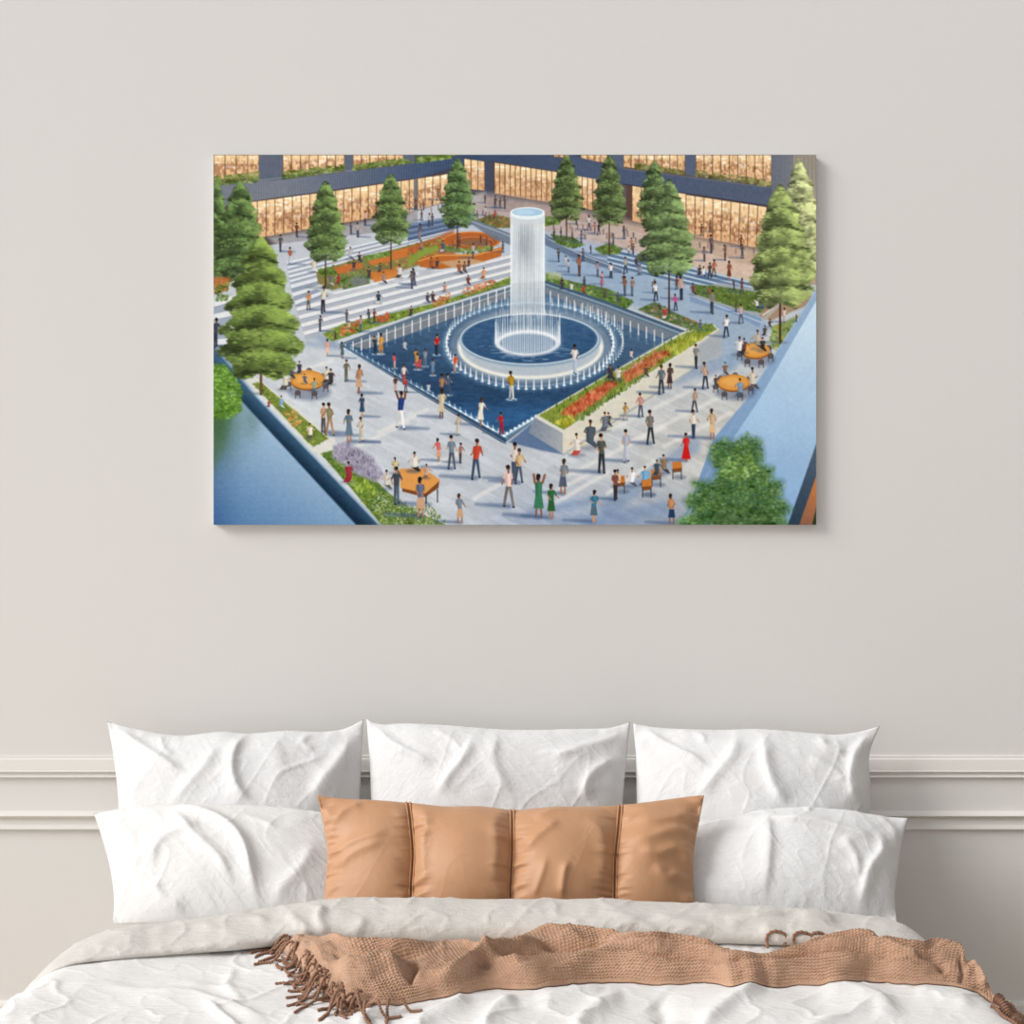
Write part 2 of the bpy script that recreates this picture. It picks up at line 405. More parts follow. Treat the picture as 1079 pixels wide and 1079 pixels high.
# tan lumbar cushion ------------------------------------------------------
ce = empty('lumbar_cushion', P(540, 984, 3.40).tolist())
tag(ce, 'long tan brown lumbar cushion with four padded panels, in front of the white pillows', 'cushion')
CH = [0.0, 0.236, 0.503, 0.783, 1.0]
body, Fv, nn_, base_ = pillow('padded_cover', [(334, 837), (360, 841), (395, 843), (431, 846), (470, 850), (505, 850), (541, 853), (580, 851), (615, 850), (650, 849), (690, 844), (720, 840), (742, 838)],
       [(742, 838), (737, 865), (731, 900), (731, 935), (733, 982)],
       [(343, 982), (540, 984), (733, 982)],
       [(334, 837), (340, 865), (345, 900), (342, 940), (343, 982)],
       3.56, 3.40, 845, 984, 0.100, 0.040,
       [([(345, 905), (370, 893), (395, 886), (415, 884)], 0.0096, 6.8, 7.5),
        ([(345, 922), (375, 903), (410, 892)], 0.0080, 6.8, 6),
        ([(340, 850), (350, 870), (345, 890)], 0.0080, 8.5, 6),
        ([(350, 872), (365, 855), (385, 847)], 0.0096, 6.8, 6),
        ([(440, 850), (450, 870), (446, 900), (448, 945)], 0.0096, 13.6, 7.5),
        ([(530, 855), (522, 875), (524, 905), (520, 940)], 0.0096, 10.2, 9),
        ([(550, 905), (570, 885), (590, 870)], 0.0096, 6.8, 7.5),
        ([(560, 870), (585, 855), (600, 852)], 0.0080, 6.8, 6),
        ([(610, 870), (630, 880), (636, 910), (630, 945)], 0.0112, 11.9, 7.5),
        ([(590, 955), (593, 930), (598, 915)], 0.0096, 5.1, 6),
        ([(560, 955), (570, 930), (575, 910)], 0.0064, 5.1, 6),
        ([(735, 850), (715, 862), (690, 868), (665, 866)], 0.0096, 8.5, 7.5),
        ([(733, 880), (710, 878), (680, 888), (660, 884)], 0.0112, 6.8, 9),
        ([(731, 905), (712, 898), (690, 905), (668, 900)], 0.0112, 8.5, 7.5),
        ([(732, 935), (715, 925), (700, 928), (685, 915)], 0.0096, 6.8, 7.5),
        ([(728, 855), (724, 890), (728, 930)], 0.0096, 6.8, 6)], m_tan, 131, nu=420, nv=140, channels=CH, small=0.3)
adopt(body, ce); tag(body)

def tube(path, r, ns=8, close=False):
    path = np.asarray(path, float); n = len(path)
    T = np.gradient(path, axis=0); T /= np.linalg.norm(T, axis=1)[:, None] + 1e-12
    up = np.array([0.13, 0.21, 0.97]); A = np.cross(T, up); A /= np.linalg.norm(A, axis=1)[:, None] + 1e-12; B = np.cross(T, A)
    r = np.broadcast_to(np.asarray(r, float), (n,))
    th = np.linspace(0, 2 * np.pi, ns, endpoint=False)
    V = path[:, None] + r[:, None, None] * (np.cos(th)[None, :, None] * A[:, None] + np.sin(th)[None, :, None] * B[:, None])
    idx = np.arange(n * ns).reshape(n, ns)
    a = idx[:-1]; b = np.roll(idx, -1, 1)[:-1]; c = np.roll(idx, -1, 1)[1:]; d = idx[1:]
    return V.reshape(-1, 3), np.stack([a, b, c, d], -1).reshape(-1, 4)

def join_tubes(lst):
    vs, fs, k = [], [], 0
    for v, f in lst: vs.append(v); fs.append(f + k); k += len(v)
    return np.concatenate(vs), np.concatenate(fs)

for c in CH[1:-1]:
    i = int(round(c * (Fv.shape[0] - 1)))
    parts = []
    for off in (-2, 2):
        line = Fv[i + off] + nn_ * 0.0022
        parts.append(tube(line, 0.0024, 8))
    v, f = join_tubes(parts)
    o = mesh_obj('piping', v, f, m_piping); adopt(o, ce)
# ================================================================== DUVET
def hw_of(Y):            # half width of the flat top of the duvet at depth Y
    return np.interp(Y, [-2.2, -1.25, -1.0, -0.8, -0.55, -0.4], [0.98, 0.965, 0.945, 0.90, 0.86, 0.85])
ZT = 0.585
def duvet_base(s, Y):
    """s = arc position across the bed (m), returns point and normal"""
    s, Y = np.broadcast_arrays(np.asarray(s, float), np.asarray(Y, float))
    hw = hw_of(Y); r = 0.15; a = np.abs(s); sg = np.sign(s)
    q = np.pi / 2 * r
    e = np.clip(a - hw, 0, q) / r                 # angle round the shoulder
    rest = np.maximum(a - hw - q, 0)
    x = np.minimum(a, hw) + r * np.sin(e) + 0.05 * rest
    z = ZT + 0.018 * np.cos(np.clip(a / (hw + 0.1), 0, 1) * np.pi / 2) - r * (1 - np.cos(e)) - rest
    nx = np.sin(e) * sg; nz = np.cos(e)
    # foot end of the bed
    k = np.clip((-2.02 - Y) / 0.13, 0, 1.0)
    z = z - 0.13 * (1 - np.sqrt(np.maximum(1 - k ** 2, 0)))
    z = np.maximum(z, 0.14)
    return np.stack([BX + x * sg, Y, z], -1), np.stack([nx, 0 * nx, nz], -1)

def proj(Wp):
    d = Wp[..., 1] + 4.0
    return 539.5 + F * Wp[..., 0] / d, 539.5 + F * (1.6 - Wp[..., 2]) / d

ss = np.linspace(-1.42, 1.42, 560); yy = np.concatenate([np.linspace(-0.70, -1.45, 300), np.linspace(-1.46, -2.15, 60)])
Wd, Nd = duvet_base(ss[:, None], yy[None, :])
px, py = proj(Wd)
D = 0.010 * fbm(Wd[..., 0] * 4 + 3, Wd[..., 1] * 4 + ss[:, None] * 0, 3, 5)
D = D + 0.004 * ridged((px - 0.7 * py) / 70, (py + 0.3 * px) / 26, 8) * np.clip((1079 + 60 - py) / 60, 0, 1)
D = D + 0.0015 * ridged((px + 0.9 * py) / 36, (py - 0.3 * px) / 14, 12)
for f in [([(150, 1003), (210, 992), (270, 985), (330, 992)], 0.016, 9, 9),
          ([(100, 1020), (160, 1010), (230, 1003)], 0.008, 8, 6),
          ([(60, 1040), (110, 1038), (150, 1044), (190, 1042)], 0.006, 5, 5),
          ([(150, 1050), (200, 1046), (250, 1062), (290, 1079)], 0.010, 8, 5),
          ([(185, 1035), (240, 1042), (280, 1050)], 0.006, 6, 5),
          ([(215, 1055), (235, 1070), (255, 1085)], 0.009, 5, 4),
          ([(250, 1020), (240, 1040), (260, 1058)], 0.006, 7, 6),
          ([(345, 988), (400, 983), (445, 983), (485, 990)], 0.034, 10, 10),
          ([(750, 1002), (780, 990), (820, 988), (850, 992)], 0.020, 10, 10),
          ([(420, 1095), (455, 1075), (480, 1063), (500, 1050)], 0.016, 9, 12),
          ([(505, 1095), (520, 1070), (545, 1052)], 0.016, 12, 7),
          ([(560, 1058), (600, 1050), (640, 1040)], 0.012, 10, 10),
          ([(600, 1100), (615, 1075), (640, 1055), (660, 1045)], 0.014, 10, 10),
          ([(690, 1050), (700, 1065), (695, 1080)], -0.012, 12, 12),
          ([(730, 1090), (765, 1065), (790, 1050), (810, 1045)], 0.018, 8, 14),
          ([(860, 1040), (900, 1045), (930, 1058), (950, 1075)], 0.016, 14, 9),
          ([(840, 1095), (880, 1075), (925, 1062)], 0.010, 8, 8),
          ([(960, 1042), (1000, 1050), (1030, 1062)], 0.010, 8, 8),
          ([(370, 1085), (395, 1068), (420, 1060)], 0.010, 8, 8)]:
    D = D + stroke(px, py, *f)
fadeY = np.clip((Wd[..., 1] + 2.15) / 0.2, 0, 1)
hang = np.clip((np.abs(ss[:, None]) - 1.05) / 0.1, 0, 1)
D = D * np.clip(fadeY, 0.0, 1) + hang * 0.015 * np.sin(Wd[..., 1] * 23 + 0.8 * np.sin(Wd[..., 1] * 7)) * fadeY
Wd = Wd + Nd * D[..., None]
Dgrid = D.copy()
def skin(s, Y, h=0.0):
    """point h above the wrinkled duvet at arc position s, depth Y (and the normal there)"""
    s, Y, h = np.broadcast_arrays(np.asarray(s, float), np.asarray(Y, float), np.asarray(h, float))
    fi = np.clip((s - ss[0]) / (ss[1] - ss[0]), 0, len(ss) - 1.001); i0 = fi.astype(int); fi = fi - i0
    fj = np.clip(np.interp(-Y, -yy, np.arange(len(yy))), 0, len(yy) - 1.001); j0 = fj.astype(int); fj = fj - j0
    g = Dgrid
    dd = (g[i0, j0] * (1 - fi) + g[i0 + 1, j0] * fi) * (1 - fj) + (g[i0, j0 + 1] * (1 - fi) + g[i0 + 1, j0 + 1] * fi) * fj
    p, n = duvet_base(s, Y)
    return p + n * (dd + h)[..., None], n
def solve(px_, py_, h):
    """(s,Y) of the duvet point that shows at the photo pixel when raised by h"""
    px_ = np.asarray(px_, float); py_ = np.asarray(py_, float); h = np.broadcast_to(h, px_.shape)
    X, Y = on_plane(px_, py_, 0.60 + h); s = np.clip(X - BX, -1.1, 1.1)
    for it in range(25):
        def pr(a, b):
            q, _ = skin(a, b, h); return proj(q)
        e = 2e-3; p0 = pr(s, Y); ps = pr(s + e, Y); pY = pr(s, Y + e)
        a, b_, c, d_ = (ps[0] - p0[0]) / e, (pY[0] - p0[0]) / e, (ps[1] - p0[1]) / e, (pY[1] - p0[1]) / e
        rx, ry_ = px_ - p0[0], py_ - p0[1]; det = a * d_ - b_ * c
        det = np.where(np.abs(det) < 2e4, 2e4 * np.sign(det + 1e-9), det)
        s = np.clip(s + np.clip((rx * d_ - ry_ * b_) / det, -.05, .05) * 0.6, -1.35, 1.22); Y = np.clip(Y + np.clip((ry_ * a - rx * c) / det, -.05, .05) * 0.6, -1.6, -0.72)
    return s, Y

base = np.array([BX, -1.3, ZT]); nu_, nv_ = Wd.shape[:2]
# a closed quilt: the upper skin above and an inner skin 18 mm below it
inner = Wd - Nd * 0.018
idx = np.arange(nu_ * nv_).reshape(nu_, nv_)
f1 = grid_faces(nu_, nv_); 
q = Wd.reshape(-1, 3)[f1[len(f1) // 2]]
if np.cross(q[1] - q[0], q[2] - q[0])[2] < 0: f1 = f1[:, ::-1]
f2 = f1[:, ::-1] + nu_ * nv_
loop = np.concatenate([idx[:, 0], idx[-1, 1:], idx[-2::-1, -1], idx[0, -2::-1]])
rim = np.stack([loop[:-1], loop[1:], loop[1:] + nu_ * nv_, loop[:-1] + nu_ * nv_], -1)
duvet = mesh_obj('cover', np.concatenate([Wd.reshape(-1, 3), inner.reshape(-1, 3)]) - base, np.ascontiguousarray(np.concatenate([f1, f2, rim])), m_white)
duvet.location = base
dv = empty('duvet', base.tolist()); adopt(duvet, dv)
tag(dv, 'puffy white linen duvet spread over the bed with its top edge folded back', 'duvet', None)

# turned-down edge of the duvet ----------------------------------------
ns, nc = 460, 72
s = np.linspace(-1.33, 1.30, ns)[:, None]; th = np.linspace(0, 2 * np.pi, nc, endpoint=False)[None, :]
Yc = np.interp(s, [-1.33, -1.1, -0.8, -0.5, 0.3, 0.8, 1.3], [-0.95, -0.92, -0.86, -0.81, -0.80, -0.80, -0.78])
hh = np.interp(s, [-1.33, -1.0, -0.85, -0.6, -0.45, -0.2, 0.3, 0.65, 0.85, 1.0, 1.3], [0.010, 0.014, 0.02, 0.028, 0.040, 0.042, 0.038, 0.032, 0.024, 0.017, 0.01])
ry = np.interp(s, [-1.33, -1.0, -0.6, -0.4, 0.3, 0.9, 1.3], [0.08, 0.10, 0.115, 0.105, 0.105, 0.105, 0.07])
c_, n_ = duvet_base(s, Yc)
cy = np.cos(th); cz = np.sin(th)
cz2 = np.sign(cz) * np.abs(cz) ** 0.85
Wr = c_ + n_ * (hh * 0.93)[..., None] + np.stack([0 * cy * s, ry * cy, 0 * cy * s], -1) + n_ * (hh * cz2)[..., None]
px, py = proj(Wr)
nr = n_ * cz[..., None] + np.stack([0 * cy * s, cy + 0 * s, 0 * cy * s], -1)
nr /= np.linalg.norm(nr, axis=-1)[..., None]
Dr = 0.006 * fbm(px / 45, py / 20 + cy, 3, 44) + 0.004 * ridged((px + py) / 34, (py - 0.2 * px) / 22, 61) - 0.002
for f in [([(345, 955), (335, 965), (345, 985)], 0.012, 6, 7), ([(300, 962), (320, 975), (325, 990)], 0.010, 6, 6),
          ([(385, 965), (380, 975), (372, 990)], 0.008, 9, 6),
          ([(220, 975), (260, 968), (290, 972)], 0.010, 5, 5), ([(150, 985), (200, 975), (240, 978)], 0.010, 6, 6),
          ([(685, 975), (700, 968), (740, 975), (760, 985)], 0.009, 6, 5), ([(760, 975), (790, 968), (830, 962)], 0.008, 5, 6),
          ([(640, 962), (680, 975), (700, 990)], 0.009, 8, 6), ([(880, 975), (870, 968), (840, 966)], 0.009, 5, 5),
          ([(720, 960), (800, 968), (900, 976)], 0.008, 4, 7), ([(800, 975), (820, 985), (815, 998)], 0.008, 6, 6),
          ([(90, 1000), (130, 985), (170, 980)], 0.006, 6, 6)]:
    Dr = Dr + stroke(px, py, *f)
Wr = Wr + nr * (Dr * np.clip(cz + 0.6, 0, 1))[..., None]
v = Wr.reshape(-1, 3); idx = np.arange(ns * nc).reshape(ns, nc)
a = idx[:-1]; b = np.roll(idx, -1, 1)[:-1]; c = np.roll(idx, -1, 1)[1:]; d = idx[1:]
f = np.stack([a, d, c, b], -1).reshape(-1, 4)
q = v[f[5]]
caps = [list(map(int, idx[0])), list(map(int, idx[-1][::-1]))]
fold = mesh_obj('folded_edge', v, [tuple(map(int, r_)) for r_ in f] + [tuple(c_) for c_ in caps], m_fold)
bm = bmesh.new(); bm.from_mesh(fold.data); bmesh.ops.recalc_face_normals(bm, faces=bm.faces); bm.to_mesh(fold.data); bm.free()
adopt(fold, dv); fold['label'] = 'greyer natural linen top edge turned back over the white duvet'

# ================================================================== THROW
m, nt, b = new_mat('brown_chunky_knit'); L = nt.links.new
uv = N(nt, 'ShaderNodeUVMap'); uv.uv_map = 'knit'
sep = N(nt, 'ShaderNodeSeparateXYZ'); L(uv.outputs['UV'], sep.inputs[0])
def math_(op, a, b=None, c=None):
    n = nt.nodes.new('ShaderNodeMath'); n.operation = op
    for i, q in enumerate((a, b, c)):
        if q is None: continue
        if isinstance(q, (int, float)): n.inputs[i].default_value = q
        else: L(q, n.inputs[i])
    return n.outputs[0]
nz = N(nt, 'ShaderNodeTexNoise'); nz.inputs['Scale'].default_value = 24; nz.inputs['Detail'].default_value = 2
L(uv.outputs['UV'], nz.inputs['Vector'])
jit = math_('MULTIPLY', math_('SUBTRACT', nz.outputs['Fac'], 0.5), 0.022)
U_ = math_('MULTIPLY', math_('ADD', sep.outputs[0], jit), 1 / 0.0095); V_ = math_('MULTIPLY', math_('ADD', sep.outputs[1], jit), 1 / 0.0080)
row = math_('ABSOLUTE', math_('SUBTRACT', math_('FRACT', V_), 0.5))            # 0 centre .. 0.5 edge of a wale
slant = math_('ADD', U_, math_('MULTIPLY', row, 1.6))
st = math_('ABSOLUTE', math_('SUBTRACT', math_('FRACT', slant), 0.5))
hgt = math_('SUBTRACT', math_('MULTIPLY', math_('SUBTRACT', 0.5, st), 1.4), math_('MULTIPLY', math_('POWER', row, 2.0), 2.2))
n2 = N(nt, 'ShaderNodeTexNoise'); n2.inputs['Scale'].default_value = 700; n2.inputs['Detail'].default_value = 2; L(uv.outputs['UV'], n2.inputs['Vector'])
hsum = n2.outputs['Fac']
bp = N(nt, 'ShaderNodeBump'); bp.inputs['Strength'].default_value = 0.85; bp.inputs["Distance"].default_value = 0.0015
L(hsum, bp.inputs['Height']); L(bp.outputs['Normal'], b.inputs['Normal'])
cr = N(nt, 'ShaderNodeMix', data_type='RGBA'); cr.inputs['A'].default_value = (*lin((212, 173, 144)), 1); cr.inputs['B'].default_value = (*lin((178, 139, 112)), 1)
L(nz.outputs['Fac'], cr.inputs['Factor']); L(cr.outputs['Result'], b.inputs['Base Color'])
b.inputs['Roughness'].default_value = 0.95; b.inputs['Specular IOR Level'].default_value = 0.1; b.inputs['Sheen Weight'].default_value = 0.25
m_knit = m
m_yarn = fabric('brown_twisted_yarn', (158, 120, 96), (118, 84, 66), scale=60, strength=0.6, crinkle=0.3, sheen=0.2)

TT = [(292, 992), (312, 986), (345, 987), (400, 990), (440, 992), (470, 991), (500, 991), (525, 992), (545, 986), (570, 977), (600, 975), (660, 983), (705, 984), (735, 990), (765, 1000), (800, 1006),
      (835, 997), (865, 987), (905, 980), (935, 989), (960, 991), (990, 994), (1015, 1003), (1040, 1017), (1062, 1030)]
TB = [(345, 1050), (375, 1059), (405, 1058), (430, 1056), (480, 1047), (520, 1040), (555, 1042), (600, 1036), (655, 1034), (700, 1037), (745, 1034), (790, 1040), (830, 1038), (875, 1035), (905, 1032),
      (950, 1036), (985, 1036), (1015, 1040), (1035, 1048), (1056, 1060)]
nU, nVv = 1250, 250
FOLD_K = 2.1
tp = resample(TT, nU); bt = resample(TB, nU)
hb = np.interp(tp[:, 0], [290, 320, 400, 520, 600, 700, 800, 905, 960, 1020, 1062], [0.012, 0.022, 0.026, 0.032, 0.052, 0.045, 0.025, 0.052, 0.045, 0.025, 0.012])
k = np.ones(61) / 61
sm = lambda q: np.convolve(np.pad(q, 30, 'reflect', reflect_type='odd'), k, 'valid')
v = np.linspace(0, 1, nVv)[None] ** 1.35
qx = bt[:, :1] * (1 - v) + tp[:, :1] * v; qy = bt[:, 1:] * (1 - v) + tp[:, 1:] * v
uu = np.linspace(0, 1, nU)[:, None]
endf = np.clip(np.minimum(uu, 1 - uu) / 0.03, 0, 1)
sA, YA = solve(bt[::10, 0], bt[::10, 1], 0.004)
full = lambda q: np.interp(np.arange(nU), np.arange(0, nU, 10), q)
sA, YA = sm(full(sA)), sm(full(YA))
Ht = 0.016 * np.sin(np.pi * v) ** 0.8 * np.ones_like(qx)
Ht = Ht + 0.007 * fbm(qx / 40, (qy + 0.15 * qx) / 14, 3, 201)
for f in [([(352, 1040), (380, 1033), (410, 1030), (432, 1034)], 0.022, 8, 12),
          ([(442, 1018), (438, 1032), (430, 1046)], -0.014, 5, 5),
          ([(345, 1018), (390, 1016), (430, 1014), (455, 1010)], -0.014, 5, 6),
          ([(320, 992), (310, 1005), (330, 1015)], 0.010, 7, 7),
          ([(330, 990), (370, 1000), (420, 1000), (460, 998)], 0.014, 9, 9),
          ([(432, 1052), (462, 1046), (492, 1030), (515, 1012), (550, 1000), (590, 992)], 0.018, 6, 7),
          ([(470, 992), (500, 1003), (520, 1018), (560, 1022)], 0.010, 6, 6),
          ([(465, 1050), (510, 1040), (560, 1034), (620, 1030)], 0.014, 5, 5),
          ([(485, 1035), (510, 1025), (540, 1015), (600, 1008)], -0.012, 5, 5),
          ([(560, 992), (580, 1000), (620, 1000), (650, 994)], -0.022, 6, 5),
          ([(555, 985), (580, 980), (620, 980), (665, 988)], 0.012, 5, 5),
          ([(560, 1012), (600, 1018), (650, 1008), (700, 1003), (760, 1013), (800, 1018)], 0.014, 5, 6),
          ([(640, 990), (700, 990), (740, 1000), (775, 1010)], 0.012, 5, 6),
          ([(610, 1014), (660, 1008), (700, 1014), (770, 1022), (830, 1020)], -0.016, 3.5, 3.5), ([(660, 996), (710, 998), (760, 1008)], -0.012, 3, 3),
          ([(700, 1028), (760, 1020), (820, 1026), (870, 1018), (930, 1022), (975, 1030)], 0.012, 6, 5),
          ([(790, 1012), (840, 1004), (900, 1002), (950, 1008), (990, 1018)], 0.014, 4, 5),
          ([(770, 1008), (850, 999), (900, 995)], -0.016, 3, 3),
          ([(800, 1022), (850, 1011), (900, 1010), (960, 1018)], -0.018, 3, 3),
          ([(835, 1002), (870, 990), (905, 984), (938, 992)], 0.012, 5, 5),
          ([(905, 1003), (945, 996), (985, 998), (1010, 1010), (1030, 1025)], 0.018, 6, 7),
          ([(960, 1010), (985, 1018), (998, 1032)], -0.016, 5, 5),
          ([(1010, 1014), (1015, 1030), (1010, 1042)], -0.010, 4, 4),
          ([(1030, 1020), (1035, 1035), (1035, 1048)], 0.012, 6, 6)]:
    Ht = Ht + stroke(qx, qy, *f)
Ht = Ht * (1 - (1 - np.clip(v / 0.22, 0, 1)) ** 2) * (0.35 + 0.65 * endf) * FOLD_K * np.interp(qx, [400, 560, 640], [1.0, 0.8, 0.72])
tpy = tp[:, 1].copy()
for it in range(4):                       # settle the far rim until the crest of the heap stands where it should
    sB, YB = solve(tp[::10, 0], tpy[::10], hb[::10]); sB, YB = sm(full(sB)), sm(full(YB))
    Sg = sA[:, None] * (1 - v) + sB[:, None] * v; Yg = YA[:, None] * (1 - v) + YB[:, None] * v
    lift = hb[:, None] * v ** .75
    Wt, nt_ = skin(Sg, Yg, 0.005 + lift)
    dirn = nt_ * 0.9 + np.array([0, -0.45, 0.0])
    Wt = Wt + dirn * np.maximum(Ht, -0.92 * lift - 0.001)[..., None]
    crest = proj(Wt)[1].min(1)
    tpy = tpy + sm(np.clip(tp[:, 1] - crest, -14, 14)) * 0.8
hB = np.linalg.norm(Wt[:, -1] - skin(sB, YB, 0)[0], axis=-1)
# the knit itself: slanting stitches in wales along the length
du = np.r_[0, np.cumsum(np.linalg.norm(np.diff(Wt[:, nVv // 2], axis=0), axis=1))][:, None]
dvv = np.concatenate([np.zeros((nU, 1)), np.cumsum(np.linalg.norm(np.diff(Wt, axis=1), axis=2), 1)], 1)
dvv = np.apply_along_axis(lambda q: np.convolve(np.pad(q, 40, 'edge'), np.ones(81) / 81, 'valid'), 0, dvv)
du = du + 0 * dvv
ku = du + 0.006 * fbm(du * 9, dvv * 9, 2, 301); kv = dvv + 0.006 * fbm(du * 9, dvv * 9, 2, 302)
U_, V_ = ku / 0.0086, kv / 0.0072
rw = np.abs(V_ - np.floor(V_) - 0.5); slant = U_ + rw * 1.7; st = np.abs(slant - np.floor(slant) - 0.5)
knit = np.clip(1 - (st / 0.46) ** 2, 0, 1) ** 0.6 * np.clip(1 - (rw / 0.5) ** 3, 0, 1) ** 0.7
Wt = Wt + dirn * (0.0046 * knit * np.clip(v / 0.02, 0, 1) * np.clip((1 - v) / 0.02, 0, 1))[..., None]
pre = [skin(sA, YA + 0.03, 0.001)[0][:, None], skin(sA, YA + 0.008, 0.001)[0][:, None], skin(sA, YA, 0.002)[0][:, None]]
post = []
for dy, fr in ((0.007, 0.94), (0.016, 0.78), (0.026, 0.5), (0.034, 0.2), (0.040, 0.0)):
    post.append(skin(sB, YB + dy, 0.001 + hB * fr)[0][:, None])
Wt = np.concatenate(pre + [Wt] + post, 1)
nV2 = Wt.shape[1]
f = grid_faces(nU, nV2)
Sall = np.concatenate([np.repeat(sA[:, None], 3, 1), Sg, np.repeat(sB[:, None], 5, 1)], 1)
Yall = np.concatenate([YA[:, None] + [[0.03, 0.008, 0]], Yg, YB[:, None] + [[0.007, 0.016, 0.026, 0.034, 0.040]]], 1)
low, _ = skin(Sall, Yall, 0.0005)
q = Wt.reshape(-1, 3)[f[len(f) // 2]]
if np.cross(q[1] - q[0], q[2] - q[0])[2] < 0: f = f[:, ::-1]
tb = np.array([0.15, -1.0, 0.6])
throw = empty('throw_blanket', tb.tolist())
tag(throw, 'brown chunky knitted throw blanket with fringes lying across the white duvet', 'blanket')
idx = np.arange(nU * nV2).reshape(nU, nV2)
loop = np.concatenate([idx[:, 0], idx[-1, 1:], idx[-2::-1, -1], idx[0, -2::-1]]); M_ = nU * nV2
rim = np.stack([loop[:-1], loop[:-1] + M_, loop[1:] + M_, loop[1:]], -1)
e_ = f[0]; pairs = {(int(e_[k_]), int(e_[(k_ + 1) % 4])) for k_ in range(4)}
if (int(loop[0]), int(loop[1])) in pairs: rim = rim[:, ::-1]
if (int(rim[0][0]), int(rim[0][3])) not in ((int(loop[0]), int(loop[1])), (int(loop[1]), int(loop[0]))): pass
kn = mesh_obj('knitted_cloth', np.concatenate([Wt.reshape(-1, 3), low.reshape(-1, 3)]), np.ascontiguousarray(np.concatenate([f, f[:, ::-1] + M_, rim])), m_knit)
bm = bmesh.new(); bm.from_mesh(kn.data); bmesh.ops.recalc_face_normals(bm, faces=bm.faces); bm.to_mesh(kn.data); bm.free()
lay = kn.data.uv_layers.new(name='knit')
du = np.r_[0, np.cumsum(np.linalg.norm(np.diff(Wt[:, nV2 // 2], axis=0), axis=1))]
dvv = np.r_[0, np.cumsum(np.linalg.norm(np.diff(Wt, axis=1), axis=2).mean(0))]
UVg = np.stack(np.broadcast_arrays(du[:, None], dvv[None, :]), -1).reshape(-1, 2)
li = np.empty(len(kn.data.loops), np.int32); kn.data.loops.foreach_get('vertex_index', li)
lay.data.foreach_set('uv', UVg[li % (nU * nV2)].astype(np.float32).ravel())
adopt(kn, throw)

# fringe ------------------------------------------------------------------
rnd = random.Random(5)
def strand(p0, ang, length, curl, r=0.0028, lift=0.012, arch=0.0, n=26):
    """p0 = photo pixel of the root; ang on the duvet surface (0 = towards the right, -90 = to the foot)"""
    x, y = solve(np.array([p0[0]]), np.array([p0[1]]), 0.012); x = float(x[0]); y = float(y[0]); pts = []
    a = ang
    for k in range(n):
        t = k / (n - 1)
        z = r + lift * math.sin(math.pi * min(1, t * 1.1 + 0.35)) ** 2 * (1 - t * 0.4) + arch * math.sin(math.pi * t)
        pts.append(skin(x, y, z)[0].tolist()); a += curl / n + rnd.uniform(-0.22, 0.22)
        x += math.cos(a) * length / n; y += math.sin(a) * length / n
    pts = np.array(pts)
    for _ in range(2): pts[1:-1] = (pts[:-2] + pts[1:-1] * 2 + pts[2:]) / 4
    m_ = 70; t = np.linspace(0, n - 1, m_); P_ = np.stack([np.interp(t, np.arange(n), pts[:, i]) for i in range(3)], -1)
    rr = r * (1 + 0.28 * np.sin(np.arange(m_) * 1.35)); rr[-1] *= 0.5
    v_, f_ = tube(P_, rr, 7)
    fl = [tuple(map(int, q_)) for q_ in f_] + [tuple(range(6, -1, -1)), tuple(range(len(v_) - 7, len(v_)))]
    o = mesh_obj('tassel', v_, fl, m_yarn); adopt(o, throw)
roots = [(300, 990), (304, 994), (308, 999), (310, 1003), (314, 1007), (318, 1011), (322, 1015), (325, 1019), (328, 1024), (332, 1028), (336, 1033), (340, 1038), (344, 1043), (347, 1048), (354, 1053), (364, 1057), (376, 1058)]
for i, rt in enumerate(roots):
    t = i / (len(roots) - 1)
    for j in range(4):
        ang = math.radians(178 + 75 * t + rnd.uniform(-60, 60)); ln = rnd.uniform(0.05, 0.12) * (1.0 if t < 0.85 else 0.8)
        strand((rt[0] + rnd.uniform(-4, 8), rt[1] + rnd.uniform(-4, 3)), ang, ln, rnd.uniform(-2.4, 2.4), r=rnd.uniform(0.0024, 0.0034), lift=rnd.choice((rnd.uniform(0.006, 0.03), rnd.uniform(0.03, 0.05))))
for p0, an, ln, cu in [((304, 990), 120, 0.12, 4.5), ((330, 990), 60, 0.09, 4.0), ((302, 990), 150, 0.10, -4.0), ((318, 990), 100, 0.08, 4.6)]:
    strand(p0, math.radians(an), ln, cu, r=0.0032, lift=0.03)
# three small loops behind the middle-right of the throw
for px0, ln in ((806, 0.040), (834, 0.036), (852, 0.032)):
    a_, y_ = solve(np.array([px0 + 3.0]), np.array([997.0]), 0.012); pts = []
    for k in range(40):
        t = k / 39; pts.append(skin(a_[0] + ln * (t - .5 * math.sin(2 * math.pi * t) * .5), y_[0] + .01 * t, 0.008 + 0.036 * math.sin(math.pi * t) ** .8)[0].tolist())
    v_, f_ = tube(pts, 0.0034 * (1 + .25 * np.sin(np.arange(40) * 1.4)), 7)
    o = mesh_obj('tassel', v_, [tuple(map(int, q_)) for q_ in f_] + [tuple(range(6, -1, -1)), tuple(range(len(v_) - 7, len(v_)))], m_yarn); adopt(o, throw)
for px_, py_, an in ((352, 1036, 200), (362, 1044, 250), (372, 1052, 230), (386, 1060, 255), (398, 1060, 285), (410, 1058, 260), (420, 1057, 300), (366, 1034, 150)):
    strand((px_, py_), math.radians(an), rnd.uniform(.05, .08), rnd.uniform(-2, 2), r=.003, lift=.022)
# right end
for i in range(16):
    t = i / 15
    strand((1040 + 22 * math.sin(t * 3.1) + rnd.uniform(-5, 5), 1026 + 32 * t), math.radians(rnd.uniform(-80, 25)), rnd.uniform(0.06, 0.11), rnd.uniform(-2.2, 2.2), r=rnd.uniform(0.003, 0.010), lift=rnd.uniform(0.004, 0.025))
# ================================================================== CANVAS PRINT
PRINT_GAIN = 1.05
